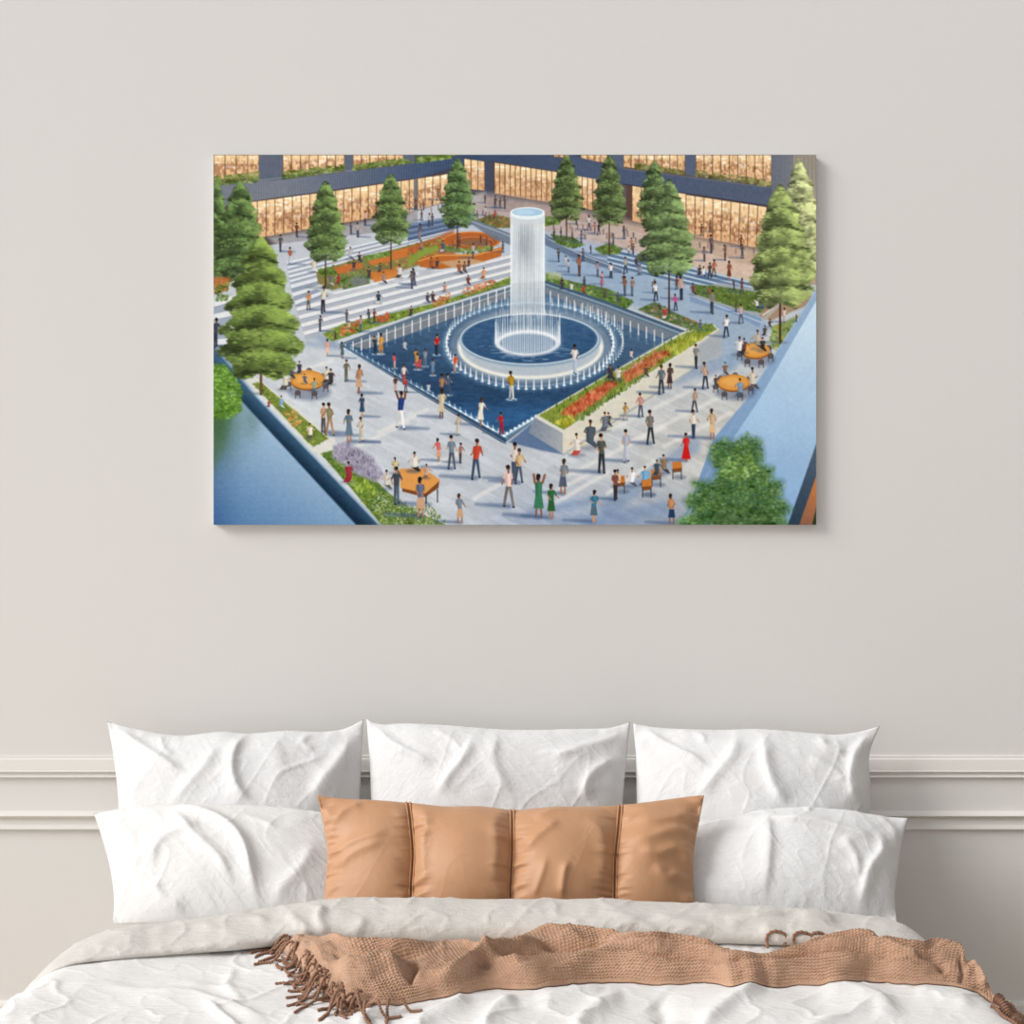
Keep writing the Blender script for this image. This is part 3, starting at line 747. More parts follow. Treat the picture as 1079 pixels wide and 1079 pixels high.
# the picture on the canvas is painted stroke by stroke into a colour grid that becomes the print's own surface
SC = 1.6
PX0, PX1, PY0, PY1 = 225.0, 860.0, 163.0, 553.0
GW, GH = int((PX1 - PX0) * SC) + 1, int((PY1 - PY0) * SC) + 1
GX, GY = np.meshgrid(np.linspace(PX0, PX1, GW), np.linspace(PY0, PY1, GH))
IMG = np.zeros((GH, GW, 3)); IMG[:] = (176, 184, 194)
R = np.random.RandomState(3); rr_ = random.Random(9)

def hexc(h):
    if isinstance(h, str): return np.array([int(h[i:i + 2], 16) for i in (0, 2, 4)], float)
    return np.asarray(h, float)
def win(x0, y0, x1, y1):
    a = max(0, int((x0 - PX0) * SC) - 1); b = min(GW, int((x1 - PX0) * SC) + 3)
    c = max(0, int((y0 - PY0) * SC) - 1); d = min(GH, int((y1 - PY0) * SC) + 3)
    return (slice(c, d), slice(a, b)) if b > a and d > c else None
def blend(w, al, col):
    c = col if isinstance(col, np.ndarray) and col.ndim == 3 else hexc(col)
    IMG[w] += (c - IMG[w]) * np.clip(al, 0, 1)[..., None]
def polymask(x, y, pts, soft):
    pts = np.asarray(pts, float); n = len(pts); inside = np.zeros(x.shape, bool); dist = np.full(x.shape, 1e9)
    for i in range(n):
        a = pts[i]; b = pts[(i + 1) % n]; d = b - a; l2 = max(d @ d, 1e-9)
        t = np.clip(((x - a[0]) * d[0] + (y - a[1]) * d[1]) / l2, 0, 1)
        dist = np.minimum(dist, np.hypot(x - a[0] - t * d[0], y - a[1] - t * d[1]))
        if a[1] != b[1]:
            c = ((a[1] > y) != (b[1] > y)) & (x < (b[0] - a[0]) * (y - a[1]) / (b[1] - a[1]) + a[0]); inside ^= c
    return np.clip(0.5 + np.where(inside, dist, -dist) / max(soft, 1e-3), 0, 1)
def poly(pts, col, a=1.0, soft=0.6, fn=None):
    p = np.asarray(pts, float); m = soft + 0.5
    w = win(p[:, 0].min() - m, p[:, 1].min() - m, p[:, 0].max() + m, p[:, 1].max() + m)
    if w is None: return
    x, y = GX[w], GY[w]; c = fn(x, y) if fn else col
    blend(w, a * polymask(x, y, p, soft), c)
def line(p0, p1, wd, col, a=1.0, soft=0.6, w2=None):
    x0, y0 = p0; x1, y1 = p1; w2 = wd if w2 is None else w2; m = max(wd, w2) / 2 + soft + 0.3
    w = win(min(x0, x1) - m, min(y0, y1) - m, max(x0, x1) + m, max(y0, y1) + m)
    if w is None: return
    x, y = GX[w], GY[w]; dx, dy = x1 - x0, y1 - y0; l2 = max(dx * dx + dy * dy, 1e-9)
    t = np.clip(((x - x0) * dx + (y - y0) * dy) / l2, 0, 1)
    d = np.hypot(x - x0 - t * dx, y - y0 - t * dy); hwid = (wd + (w2 - wd) * t) / 2
    blend(w, a * np.clip((hwid - d) / soft + 0.5, 0, 1), col)
def pline(pts, wd, col, a=1.0, soft=0.6):
    for i in range(len(pts) - 1): line(pts[i], pts[i + 1], wd, col, a, soft)
def ell(cx, cy, rx, ry, col, a=1.0, soft=0.6, ring=None):
    m = soft + 1 + (ring or 0)
    w = win(cx - rx - m, cy - ry - m, cx + rx + m, cy + ry + m)
    if w is None: return
    x, y = GX[w] - cx, GY[w] - cy; q = np.hypot(x / rx, y / ry); g = np.hypot(x / rx ** 2, y / ry ** 2) / np.maximum(q, 1e-6)
    d = (q - 1) / np.maximum(g, 1e-6)
    al = np.clip(0.5 - d / soft, 0, 1) if ring is None else np.clip((ring / 2 - np.abs(d)) / soft + 0.5, 0, 1)
    blend(w, a * al, col)
def grad(c0, c1, p0, p1):
    c0, c1 = hexc(c0), hexc(c1); p0 = np.array(p0, float); d = np.array(p1, float) - p0
    def f(x, y):
        t = np.clip(((x - p0[0]) * d[0] + (y - p0[1]) * d[1]) / (d @ d), 0, 1)[..., None]
        return c0 * (1 - t) + c1 * t
    return f
def noisy(fn, amp, sx, sy, seed=0):
    if not callable(fn): c = hexc(fn); fn = lambda x, y: np.broadcast_to(c, x.shape + (3,))
    return lambda x, y: fn(x, y) + (amp * fbm(x / sx, y / sy, 3, seed))[..., None]
def dabs(pts, n, cols, sx, sy, a=0.9, seed=1, slant=0.0):
    """n leaf-like touches inside the polygon"""
    q = random.Random(seed); p = np.asarray(pts, float); x0, y0 = p.min(0); x1, y1 = p.max(0); k = 0; tries = 0
    xs = np.array([q.uniform(x0, x1) for _ in range(n * 6)]); ys = np.array([q.uniform(y0, y1) for _ in range(n * 6)])
    ok = polymask(xs, ys, p, 0.01) > 0.5; xs, ys = xs[ok][:n], ys[ok][:n]
    o = np.argsort(ys)
    for i in o:
        nn = fbm(np.array([xs[i] / 6]), np.array([ys[i] / 4]), 2, seed)[0]; c = hexc(q.choice(cols)) * .8 + np.array([28, 26, 16]) + q.uniform(-14, 14) + 50 * nn; s = q.uniform(0.6, 1.3)
        if slant: line((xs[i], ys[i]), (xs[i] + q.uniform(-1, 1) * slant, ys[i] - sy * s * 2), sx * s, c, a, 0.7, 0.3)
        else: ell(xs[i], ys[i], sx * s * .8, sy * s * .75, c, a * .85, 1.1)

# ---- paving ---------------------------------------------------------------
def paving(x, y):
    c = np.stack([193 + 0 * x, 199 + 0 * x, 206 + 0 * x], -1)
    t = np.clip((x - 560) / 220, 0, 1) * np.clip((y - 380) / 60, 0, 1); c += t[..., None] * np.array([6, 0, -12])
    t = np.clip((520 - x) / 200, 0, 1) * np.clip((y - 340) / 60, 0, 1); c += t[..., None] * np.array([12, 12, 10])
    t = np.exp(-((x - 640) / 110) ** 2) * np.clip((330 - y) / 50, 0, 1); c += t[..., None] * np.array([-30, -16, 4])
    t = np.clip((y - 500) / 50, 0, 1) * np.clip((x - 480) / 120, 0, 1); c += t[..., None] * np.array([-42, -32, -12])
    # joints between long slabs running up to the right
    u = (x * 0.50 - y * 1.0); v = (x * 0.62 + y * 1.0)
    row = np.floor(u / 9); f = u / 9 - row
    h = np.sin(row * 12.9898 + np.floor(v / 46 + row * 0.37) * 78.233) * 43758.5; h = h - np.floor(h)
    c += ((h - 0.5) * 15)[..., None] * np.clip((y - 360) / 60, 0.25, 1)[..., None]
    c -= (3.5 * np.exp(-(np.minimum(f, 1 - f) / 0.07) ** 2))[..., None]
    c += (9 * fbm((x + 1.6 * y) / 26, (y - .5 * x) / 3.5, 3, 3) + 5 * fbm(x / 30, y / 14, 2, 4))[..., None]
    return c
IMG[:] = paving(GX, GY)
# sunlit streaks on the paving
for a in [((435, 500), (482, 478)), ((500, 525), (540, 503)), ((360, 478), (430, 445)), ((400, 455), (450, 432)), ((560, 545), (640, 498)), ((600, 500), (700, 450)), ((640, 520), (690, 486)), ((655, 470), (760, 418)), ((700, 470), (770, 435)), ((690, 430), (760, 395)), ((640, 455), (672, 438)), ((320, 390), (350, 380)), ((580, 520), (620, 500))]:
    line(a[0], a[1], 4.2, (232, 230, 224), 0.6, 3)
for a in [((620, 552), (700, 535), 14), ((560, 540), (620, 528), 8), ((330, 352), (352, 362), 7), ((325, 362), (362, 366), 4), ((640, 536), (730, 470), 16), ((700, 400), (770, 380), 16)]:
    line(a[0], a[1], a[2], (112, 138, 175), 0.5, 7)

# ---- building ---------------------------------------------------------------
def windows(quad, nm, seed, lights=True, busy=1.0):
    """quad: tl, tr, br, bl ; nm mullions"""
    tl, tr, br, bl = [np.array(p, float) for p in quad]
    def fn(x, y):
        t = np.clip((x - tl[0]) / max(tr[0] - tl[0], 1), 0, 1); top = tl[1] + (tr[1] - tl[1]) * t; bot = bl[1] + (br[1] - bl[1]) * t
        v = np.clip((y - top) / np.maximum(bot - top, 1), 0, 1)
        c = np.stack([252 - 24 * v, 220 - 40 * v, 170 - 38 * v], -1)
        n = fbm(x / 2.2, y / 3.0, 3, seed) + 0.35 * np.sin(v * np.pi) - 0.12
        dark = np.clip(n * 2.6, 0, 1) * np.clip((v - 0.2) / 0.2, 0, 1) * busy
        c = c * (1 - 0.5 * dark[..., None]) + np.array([128, 78, 54]) * 0.5 * dark[..., None]
        b = np.clip(fbm(x / 7, y / 2.2, 3, seed + 7) * 3 - 0.5, 0, 1) * np.clip(1.2 - v, 0, 1)
        c += b[..., None] * np.array([30, 45, 65])
        s = np.clip(fbm(x / 2.0, y / 8, 2, seed + 3) * 2 - 0.3, 0, 1); c -= s[..., None] * np.array([34, 36, 34])
        return c
    poly([tl, tr, br, bl], None, 1, 0.6, fn)
    for i in range(nm + 1):
        t = i / nm; a = tl + (tr - tl) * t; b = bl + (br - bl) * t
        line(a, b, 0.9, (70, 48, 38), 0.75, 0.7)
    line(tl, tr, 1.0, (80, 55, 42), 0.7); line(bl, br, 0.9, (96, 72, 58), 0.7)
# facade backdrop
poly([(225, 163), (440, 163), (440, 240), (225, 265)], (84, 74, 72))
poly([(430, 163), (660, 163), (660, 240), (430, 210)], (66, 70, 84))
poly([(640, 163), (860, 163), (860, 300), (640, 235)], (92, 86, 84))
windows([(225, 163), (273, 163), (273, 187), (225, 190)], 4, 1); windows([(298, 163), (363, 163), (363, 176), (298, 185)], 7, 2); windows([(372, 163), (425, 163), (425, 170), (372, 177)], 6, 3)
for q in ([(273, 163), (298, 163), (298, 190), (273, 193)], [(363, 163), (372, 163), (372, 180), (363, 182)], [(425, 163), (437, 163), (437, 174), (425, 175)]):
    poly(q, (98, 106, 122))
    for xx in np.arange(q[0][0], q[1][0], 2.4): line((xx, 163), (xx, q[2][1]), 0.5, (76, 82, 98), 0.6)
poly([(437, 163), (485, 163), (470, 168), (437, 173)], (80, 92, 66))
# fascia left
def ribbed(c0, c1, p0, p1, per):
    g = grad(c0, c1, p0, p1)
    return lambda x, y: g(x, y) + (7 * np.sin(x * 2 * np.pi / per))[..., None]
poly([(225, 195), (300, 189), (372, 180), (437, 172), (487, 164), (490, 172), (440, 188), (359, 200), (275, 211), (225, 219)], None, 1, 0.7, ribbed((118, 124, 136), (62, 80, 112), (300, 200), (470, 180), 2.6))
line((225, 195), (372, 179.5), 1, (150, 154, 162), 0.7); line((275, 211), (440, 188), 1, (56, 56, 66), 0.7)
for q, s in (([(225, 186), (273, 181), (273, 192), (225, 196)], 31), ([(298, 181), (363, 173), (363, 180), (298, 189)], 32), ([(372, 174), (425, 167), (437, 171), (372, 180)], 33), ([(440, 166), (480, 162), (475, 167), (440, 172)], 34)):
    dabs(q, 330, ['5b7a35', '7d9a48', '3f5a28', '8fa455'], 1.5, 1.0, 0.85, s)
windows([(262, 213), (345, 202), (345, 238), (262, 253)], 9, 5); windows([(345, 202), (440, 188), (440, 222), (345, 238)], 11, 6); windows([(440, 188), (472, 183), (472, 212), (440, 222)], 4, 7)
windows([(489, 167), (511, 170), (511, 201), (489, 199)], 3, 8, busy=.6)
poly([(436, 189), (440, 188), (440, 225), (436, 226)], (120, 118, 118))
# centre and right
poly([(487, 163), (600, 163), (657, 177.5), (657, 194), (521, 171), (489, 167)], None, 1, 0.7, grad((60, 76, 104), (76, 88, 112), (490, 165), (657, 185)))
poly([(510, 168), (521, 170), (521, 206), (511, 205)], (70, 74, 92))
windows([(521, 171), (587, 181), (587, 215), (521, 204)], 12, 10, busy=.7); windows([(608, 185), (630, 188), (630, 223), (608, 218)], 4, 11, busy=.6)
windows([(666, 195), (724, 204), (724, 247), (666, 233)], 6, 12, busy=.5)
poly([(660, 194), (666, 195), (666, 233), (660, 231)], (90, 66, 58))
windows([(583, 163), (600, 163), (600, 167), (583, 165)], 3, 14); windows([(612, 163), (640, 163), (640, 172), (612, 168)], 4, 15)
windows([(657, 163), (722, 163), (722, 184), (657, 176)], 8, 16); windows([(733, 163), (813, 163), (813, 196), (733, 182)], 9, 17)
poly([(722, 163), (733, 163), (733, 186), (722, 184)], (88, 98, 120)); poly([(640, 163), (657, 163), (657, 178), (640, 174)], (88, 98, 120))
poly([(600, 163), (657, 178), (813, 198), (813, 217.5), (657, 194), (600, 184)], None, 1, 0.7, ribbed((74, 88, 114), (84, 94, 116), (657, 190), (813, 210), 2.4))
line((657, 178), (813, 198), 0.9, (110, 120, 138), 0.7); line((657, 194), (813, 217.5), 1.2, (48, 46, 56), 0.8)
poly([(813, 163), (836, 163), (836, 230), (813, 218)], None, 1, .6, ribbed((104, 110, 124), (120, 122, 130), (813, 190), (836, 190), 2.2))
poly([(836, 163), (860, 163), (860, 300), (836, 300)], None, 1, .6, ribbed((150, 142, 130), (176, 160, 140), (836, 190), (860, 260), 4.2))
for q, s in (([(669, 172), (722, 180), (722, 184), (669, 178)], 35), ([(733, 179), (813, 190), (813, 197), (733, 186)], 36)):
    dabs(q, 330, ['6a7040', '8a8a50', '4c5530', '9a9258'], 1.5, 1.0, 0.85, s)
windows([(723, 205), (808, 218), (806, 263), (723, 248)], 9, 18)
# warm glow of the shop floor on the paving
poly([(521, 205), (587, 215), (724, 248), (806, 264), (806, 302), (735, 284), (650, 262), (560, 240), (500, 228), (490, 204)], None, 0.85, 9, noisy(grad((180, 160, 154), (214, 184, 160), (520, 215), (760, 265)), 14, 5, 3, 2))
poly([(283, 250), (330, 242), (403, 230), (470, 213), (510, 203), (505, 226), (440, 240), (330, 262), (300, 268)], None, 0.7, 6, noisy('c3c5cd', 10, 6, 3, 4))
poly([(470, 214), (512, 204), (520, 225), (470, 238)], (176, 162, 158), 0.55, 6)

# ---- blue shaded plaza on the right
poly([(575, 258), (640, 282), (720, 300), (800, 330), (812, 345), (790, 372), (762, 398), (758, 350), (735, 340), (700, 335), (640, 312), (575, 292)], None, 0.75, 8, noisy('90a8c0', 10, 7, 3, 8))
for k in range(14):
    x = 585 + k * 14; line((x, 268 + k * 4.2), (x + 40, 262 + k * 4.2), 1.4, (168, 186, 212), 0.35, 1.2)

# ---- stairs -----------------------------------------------------------------
def stairs(quad, n, hi, lo, frac=0.5, al=1.0, jit=0):
    tl, tr, br, bl = [np.array(p, float) for p in quad]
    poly(quad, lo, 0.85 * al, 1.2)
    for i in range(n):
        t0 = i / n; t1 = (i + frac) / n
        poly([tl + (bl - tl) * t0, tr + (br - tr) * t0, tr + (br - tr) * t1, tl + (bl - tl) * t1], hi, al, 0.7)
        a = tl + (bl - tl) * t1; b = tr + (br - tr) * t1; line(a, b, 0.7, (92, 108, 130), 0.5 * al)
stairs([(302, 276), (470, 236), (470, 254), (306, 300)], 5, (226, 229, 233), (158, 168, 184), .55)
stairs([(306, 300), (345, 290), (345, 312), (312, 326)], 3, (224, 228, 232), (140, 152, 172), .5)
stairs([(312, 324), (540, 268), (540, 298), (322, 358)], 4, (230, 231, 232), (172, 178, 188), .5)
stairs([(430, 236), (500, 224), (500, 236), (430, 254)], 3, (120, 140, 172), (64, 84, 118), .45)
stairs([(225, 318), (262, 306), (262, 388), (225, 384)], 5, (226, 228, 230), (150, 162, 178), .45)
stairs([(236, 366), (300, 352), (300, 366), (245, 384)], 2, (214, 217, 221), (178, 184, 194), .5, 0.8)
stairs([(645, 261), (792, 297), (792, 316), (636, 279)], 4, (190, 208, 224), (78, 108, 142), .42)
stairs([(600, 262), (640, 268), (640, 282), (600, 272)], 3, (180, 196, 218), (110, 136, 172), .4, .8)

# ---- planting on the left terraces
OR = ['c8602c', 'd8763a', 'b34f25', 'e08a4c', 'a8542a']; GR = ['4f7230', '688a3c', '3c5826', '86a24c', '5a7836']; RD = ['c8452c', 'd8603c', 'e07850', 'b03a2c']; YG = ['8f9c34', 'a8ac3c', '7a9030', 'b8b848']; LV = ['9a92b8', '8680a4', 'aaa4c4', '78749a']
def bed_(pts, base, cols, n, seed, sx=1.5, sy=1.2):
    poly(pts, base, 1, 1.6); dabs(pts, n, cols, sx, sy, 0.85, seed)
bed_([(333, 286), (372, 274), (440, 256), (478, 246), (478, 262), (440, 280), (400, 292), (350, 306), (335, 298)], '7e7a48', OR + GR[:3] + GR, 420, 41)
poly([(352, 282), (380, 276), (383, 282), (356, 289)], 'c86a34', .9, 2); poly([(385, 272), (440, 258), (447, 266), (392, 280)], 'cf7336', .9, 2)
bed_([(334, 284), (350, 281), (356, 289), (340, 292)], '5c8230', GR, 70, 42); bed_([(383, 270), (412, 264), (412, 269), (386, 275)], '5c8230', GR, 70, 43)
poly([(387, 288), (420, 280), (424, 293), (396, 299)], 'd07a34', .9, 1.5)
bed_([(356, 292), (386, 288), (390, 300), (362, 305)], '667a44', GR + LV[:2], 110, 44); ell(378, 297, 9, 5, '7d7f90', .7, 4)
line((334, 304), (352, 309), 1.6, 'd8dce0'); line((352, 309), (440, 288), 2.2, 'e4e6e8')
poly([(430, 262), (478, 242), (480, 268), (448, 276), (430, 280)], 'a85c30', .8, 3); dabs([(430, 264), (478, 246), (474, 262), (432, 280)], 160, OR + GR, 1.6, 1.2, .8, 45)
poly([(430, 272), (445, 262), (462, 258), (462, 264), (446, 270), (430, 282)], '7fa040', .85, 2)
# round seats
ell(497, 254, 30, 9.5, 'b5602c', 1, 1); ell(497, 253.5, 30, 9, 'd88a4a', .9, .8, 1.4); ell(499, 255, 24, 6.6, '9c5830', 1, 1); ell(499, 254.5, 20, 4.8, 'c8804a', .9, .8, 1.2); ell(500, 256, 15, 3.4, '8a6044', 1, 1)
dabs([(468, 259), (490, 262), (520, 258), (519, 264), (495, 268), (470, 265)], 170, GR + ['7ea83a'], 1.5, 1.2, .9, 46)
poly([(440, 274), (462, 268), (500, 268), (530, 260), (528, 270), (505, 277), (462, 284), (442, 281)], 'b8682e', 1, 1.2); pline([(441, 275), (462, 269), (500, 269), (529, 262)], 1.4, 'e29a50', .9); poly([(462, 276), (495, 272), (512, 276), (480, 283)], 'c8a888', .8, 2)
pline([(440, 283), (470, 285), (505, 279), (532, 270)], 1.4, 'd8dce2', .8)
# back middle beds
bed_([(500, 232), (520, 226), (538, 230), (538, 240), (520, 240)], '6e6a3c', GR[:3] + ['a85c38', '8a5034'], 120, 47); bed_([(574, 228), (592, 229), (590, 236), (574, 238)], '55703a', GR, 60, 48)
poly([(494, 234), (502, 232), (538, 246), (538, 258), (520, 252)], '6a7688', .9, 1.2); line((496, 233), (538, 249), 1.2, 'a8b2c0', .9)
poly([(574, 246), (600, 262), (655, 282), (655, 288), (600, 270), (574, 258)], '5f7088', .9, 1.2); pline([(574, 250), (612, 268), (655, 284)], 1.3, 'a8b4c4', .9)
bed_([(580, 247), (604, 250), (616, 258), (604, 262), (586, 256)], '4e6434', GR[:3], 120, 49); bed_([(626, 262), (642, 256), (656, 262), (652, 268), (636, 268)], '566c38', GR, 80, 50)
# hedge between steps and pool
hp = [(340, 352), (362, 341), (400, 333), (460, 319), (500, 306), (538, 292), (538, 302), (500, 313), (440, 331), (400, 343), (350, 360)]
bed_(hp, '6f8a38', YG + GR, 520, 51); dabs([(358, 346), (380, 336), (374, 350), (358, 354)], 60, RD + ['d88a60'], 1.6, 1.2, .9, 52); dabs([(396, 334), (412, 328), (410, 338), (398, 340)], 50, RD, 1.6, 1.2, .9, 53); dabs([(455, 316), (475, 308), (472, 320), (458, 324)], 60, OR, 1.5, 1.2, .9, 54); dabs([(485, 305), (522, 294), (520, 302), (490, 311)], 90, ['d8784c', 'c8643c', 'e08a60'], 1.6, 1.1, .9, 55)
# plants right of the pool (back)
bed_([(575, 288), (600, 296), (640, 304), (668, 318), (660, 326), (620, 312), (576, 300)], '55753a', GR + ['9aa05c'], 260, 56)
poly([(577, 286), (592, 288), (592, 294), (577, 294)], 'b8c088', .6, 3)
bed_([(672, 326), (690, 318), (712, 330), (740, 342), (735, 350), (700, 338)], '50683c', GR[:3] + ['8a7a88', 'c06a48'], 200, 57)
# right planter walls
poly([(727, 310), (735, 305), (803, 336), (800, 345), (770, 330), (727, 318)], '7f98b8', .95, 1); line((727, 311), (803, 340), 1.4, 'b4c4d8', .9)
poly([(728, 304), (760, 298), (806, 306), (824, 318), (806, 336), (728, 312)], 'a2a8ae', .9, 1.2); bed_([(732, 300), (760, 302), (800, 308), (818, 318), (806, 330), (780, 326), (733, 310)], '5a7036', GR + ['7a8a44'], 260, 58)
poly([(812, 312), (830, 306), (856, 312), (850, 322), (812, 338), (800, 333)], 'a08468', .9, 2); pline([(818, 308), (824, 318), (804, 332)], 2.6, 'c8c0b4'); pline([(824, 318), (806, 336)], 3, 'b0aaa4')
poly([(812, 345), (835, 335), (850, 330), (840, 350), (822, 372)], '748a44', .8, 3); dabs([(812, 345), (835, 338), (836, 352), (820, 372), (812, 365)], 130, GR + YG, 1.6, 1.3, .85, 59)
poly([(800, 236), (860, 250), (860, 300), (845, 300), (806, 300)], 'b09880', .35, 5)

# ---- pool ---------------------------------------------------------------------
poly([(357, 362), (440, 330), (537, 299), (576, 296), (640, 318), (722, 350), (566, 441), (533, 466)], '5f7486', 1, .8)              # coping
pline([(357, 361), (440, 331), (538, 301)], 2.4, 'c9d0d4'); pline([(575, 297), (640, 319), (722, 350)], 2.2, '3f5873'); pline([(575, 299.5), (640, 322), (716, 351)], 1.0, '9db2c4')
def pool(x, y):
    g = grad((84, 112, 140), (34, 64, 98), (560, 310), (545, 430))(x, y)
    n = fbm(x / 9, y / 2.5, 4, 77); g += (n * 15)[..., None] * np.array([.6, .9, 1.1])
    t = np.exp(-((y - 440) / 14) ** 2); g += t[..., None] * np.array([12, 28, 40])
    return g
poly([(363, 364), (440, 336), (538, 305), (575, 303), (640, 325), (712, 352), (566, 437), (532, 459)], None, 1, .8, pool)
def wallband(x, y): return np.stack([128 + 0 * x, 134 + 0 * x, 140 + 0 * x], -1) + (10 * fbm(x / 6, y / 2, 3, 5))[..., None]
poly([(366, 364), (440, 336), (538, 305), (538, 312), (440, 349), (386, 368)], None, .9, 1.2, wallband)
poly([(575, 303), (640, 325), (712, 352), (700, 357), (640, 335), (575, 309)], None, .75, 1.2, wallband)
line((370, 364), (538, 306), .8, 'dfe8ee', .6)
# basin rings
ell(558.5, 364, 91, 45, '86aecb', .35, 4, 5); ell(558.5, 363, 90, 44, 'bcdcf0', .35, 2, 2)
ell(559, 366, 79, 37, 'a8bccc', .5, 5); ell(559, 365, 82, 38, 'dfe4e4', .45, 8, 3); ell(559, 364, 76, 34, 'b9c3cb', .95, 2.2); ell(559, 366.5, 74.5, 31.5, 'fffaea', .95, 3.5, 3.2); ell(559, 364, 76.5, 34, 'f4f2ea', .5, 2.5, 1.2)
ell(558.5, 358.5, 74.5, 28.5, '8ea6ba', 1, 1.2)
def upper(x, y): 
    g = grad((58, 94, 130), (44, 78, 116), (560, 332), (560, 388))(x, y); g += (12 * fbm(x / 7, y / 2, 4, 91))[..., None]; return g
w = win(480, 325, 640, 390); x, y = GX[w], GY[w]; q = np.hypot((x - 558) / 72.5, (y - 357.3) / 26.3); blend(w, np.clip((1 - q) * 26, 0, 1), upper(x, y))
ell(558, 357.3, 72.6, 26.4, 'e6f0f4', .75, 1, 1.0)
for k in range(70):
    a = rr_.uniform(0.15, 3.0); r = rr_.uniform(.5, .85); ell(558 + 60 * r * math.cos(a), 362 + 22 * r * math.sin(a), rr_.uniform(2, 6), .5, 'b0cee2', .3, .7)
# jets
def jet(x, yb, h, wd=1.5, a=.95):
    line((x, yb), (x, yb - h), wd * 1.3, 'ffffff', a, .8, wd * .45); ell(x, yb, wd * 1.3, wd * .6, 'f2fbff', a * .8, 1); line((x, yb), (x, yb + h * .45), wd, 'a8cce6', .3, 1, .3)
for k in range(40):                                             # ring round the basin
    a = -0.25 + k * (math.pi + .5) / 39; x = 558.5 + 88 * math.cos(a); y = 364 + 46 * math.sin(a); jet(x, y, 7 + 2.5 * math.sin(a), 1.5, .9)
for k in range(34):
    a = math.pi + .3 + k * (math.pi - .6) / 33; x = 558.5 + 88 * math.cos(a); y = 362 + 42 * math.sin(a)
    if abs(x - 556) > 20: jet(x, y, 8, 1.0, .7)
for k in range(26):
    a = -.9 + k * 1.7 / 25; jet(558.5 + 98 * math.cos(a), 362 + 44 * math.sin(a), 8, 1.0, .6)
for k in range(19):                                             # along the back walls
    t = k / 18; x = 372 + t * 160; y = 372 - t * 57; line((x, y), (x, y - 12), 1.3, 'ffffff', .9, .8, 1.0); line((x, y), (x, y + 6), 1.2, 'c4dcee', .35, 1)
for k in range(15):
    t = k / 14; x = 580 + t * 118; y = 318 + t * 44; line((x, y), (x, y - 11), 1.3, 'ffffff', .85, .8, 1.0); line((x, y), (x, y + 6), 1.2, 'c4dcee', .35, 1)
# glowing front edges
pline([(362, 365), (440, 408.5), (532, 460)], 4.5, '8cc8ee', .45, 3); pline([(362, 366), (532, 460)], 1.6, 'd4f0ff', .75, 1.2)
pline([(532, 459), (566, 439)], 3.6, '8cc8ee', .45, 3); pline([(532, 459), (566, 439)], 1.4, 'd8f2ff', .8, 1.1)
pline([(566, 438), (712, 354)], 1.5, '9ab4c8', .7, 1.2)
for k in range(30):
    t = k / 29; ell(364 + t * 167, 367 + t * 92, 1.6, 1.5, 'ffffff', .85, 1.2); ell(364 + t * 167, 364 + t * 92, .7, 2.2, 'e8f8ff', .6, 1)
for k in range(8): t = k / 7; ell(534 + t * 31, 456.5 - t * 18, 1.5, 1.6, 'ffffff', .85, 1.2)
poly([(357, 363), (361, 363), (533, 462), (533, 468), (528, 466)], '2d4763', .95, .8); line((357, 362), (533, 467), 1.0, '8496aa', .8)
# water column
for k in range(56):
    a = k * 2 * math.pi / 56; x = 556 + 34 * math.cos(a); yb = 362 + 10 * math.sin(a); h = 26 + 6 * math.cos(k * 2.3) - (4 if math.sin(a) > 0 else 0); line((x, yb), (x, yb - h), 1.3, 'f6fafc', .62, 1.0, .5)
ell(556, 359, 34, 14, 'eef6fa', .5, 9); ell(556, 362, 30, 11, '55789c', .55, 3)
ell(556, 361.5, 31, 12, 'ffffff', .85, 3.5, 3.0)
for k in range(24):
    x = 530 + k * 2.25; line((x, 366 + 5 * math.sin((k + .5) / 24 * math.pi)), (x, 330 + rr_.uniform(-6, 6)), 1.0, 'ffffff', .7, .9, .4)
def column(x, y):
    u = (x - 555.8) / 18.0; c = np.stack([206 + 0 * x, 214 + 0 * x, 216 + 0 * x], -1)
    c += (26 * np.abs(u) ** 2)[..., None]; c += (15 * vnoise(x * 1.1, y / 40, 5) + 8 * vnoise(x * 2.3, y / 12, 6))[..., None]
    m = np.exp(-((x - 553) / 9) ** 2 - ((y - 258) / 20) ** 2); c = c - m[..., None] * np.array([66, 62, 58])
    m = np.clip((y - 300) / 40, 0, 1); c += m[..., None] * np.array([14, 10, 8]); return c
w = win(534, 218, 578, 350); x, y = GX[w], GY[w]
al = np.clip((18.2 - np.abs(x - 555.8)) / .9, 0, 1) * np.clip((y - 224) / 1, 0, 1) * np.clip((352 - y) / 40, 0, 1) * (.88 + .1 * vnoise(x * 1.3, y / 30, 9))
al *= np.where(y > 290, np.clip(.97 - (y - 290) / 160, .45, 1), 1); blend(w, al, column(x, y))
for k in range(17): x = 539 + k * 2.1; line((x, 236), (x, 340 + rr_.uniform(-12, 12)), .7, 'ffffff', .38 if k % 3 else .6, .8)
line((538.3, 226), (538.3, 330), 1.3, 'ffffff', .6, 1); line((573.4, 226), (573.4, 330), 1.3, 'ffffff', .75, 1)
poly([(538, 225), (573.6, 225), (573.6, 236), (538, 236)], 'd2dadc', .75, 2); ell(555.8, 225.5, 18, 6, 'e9f1f4', 1, 1); ell(555.8, 223.6, 18, 5.4, 'f6fafb', 1, .8); ell(555.8, 223.6, 16.3, 4.2, 'a9cce2', 1, 1.2); ell(553, 223.4, 10, 2.4, 'c4dfee', .7, 2)

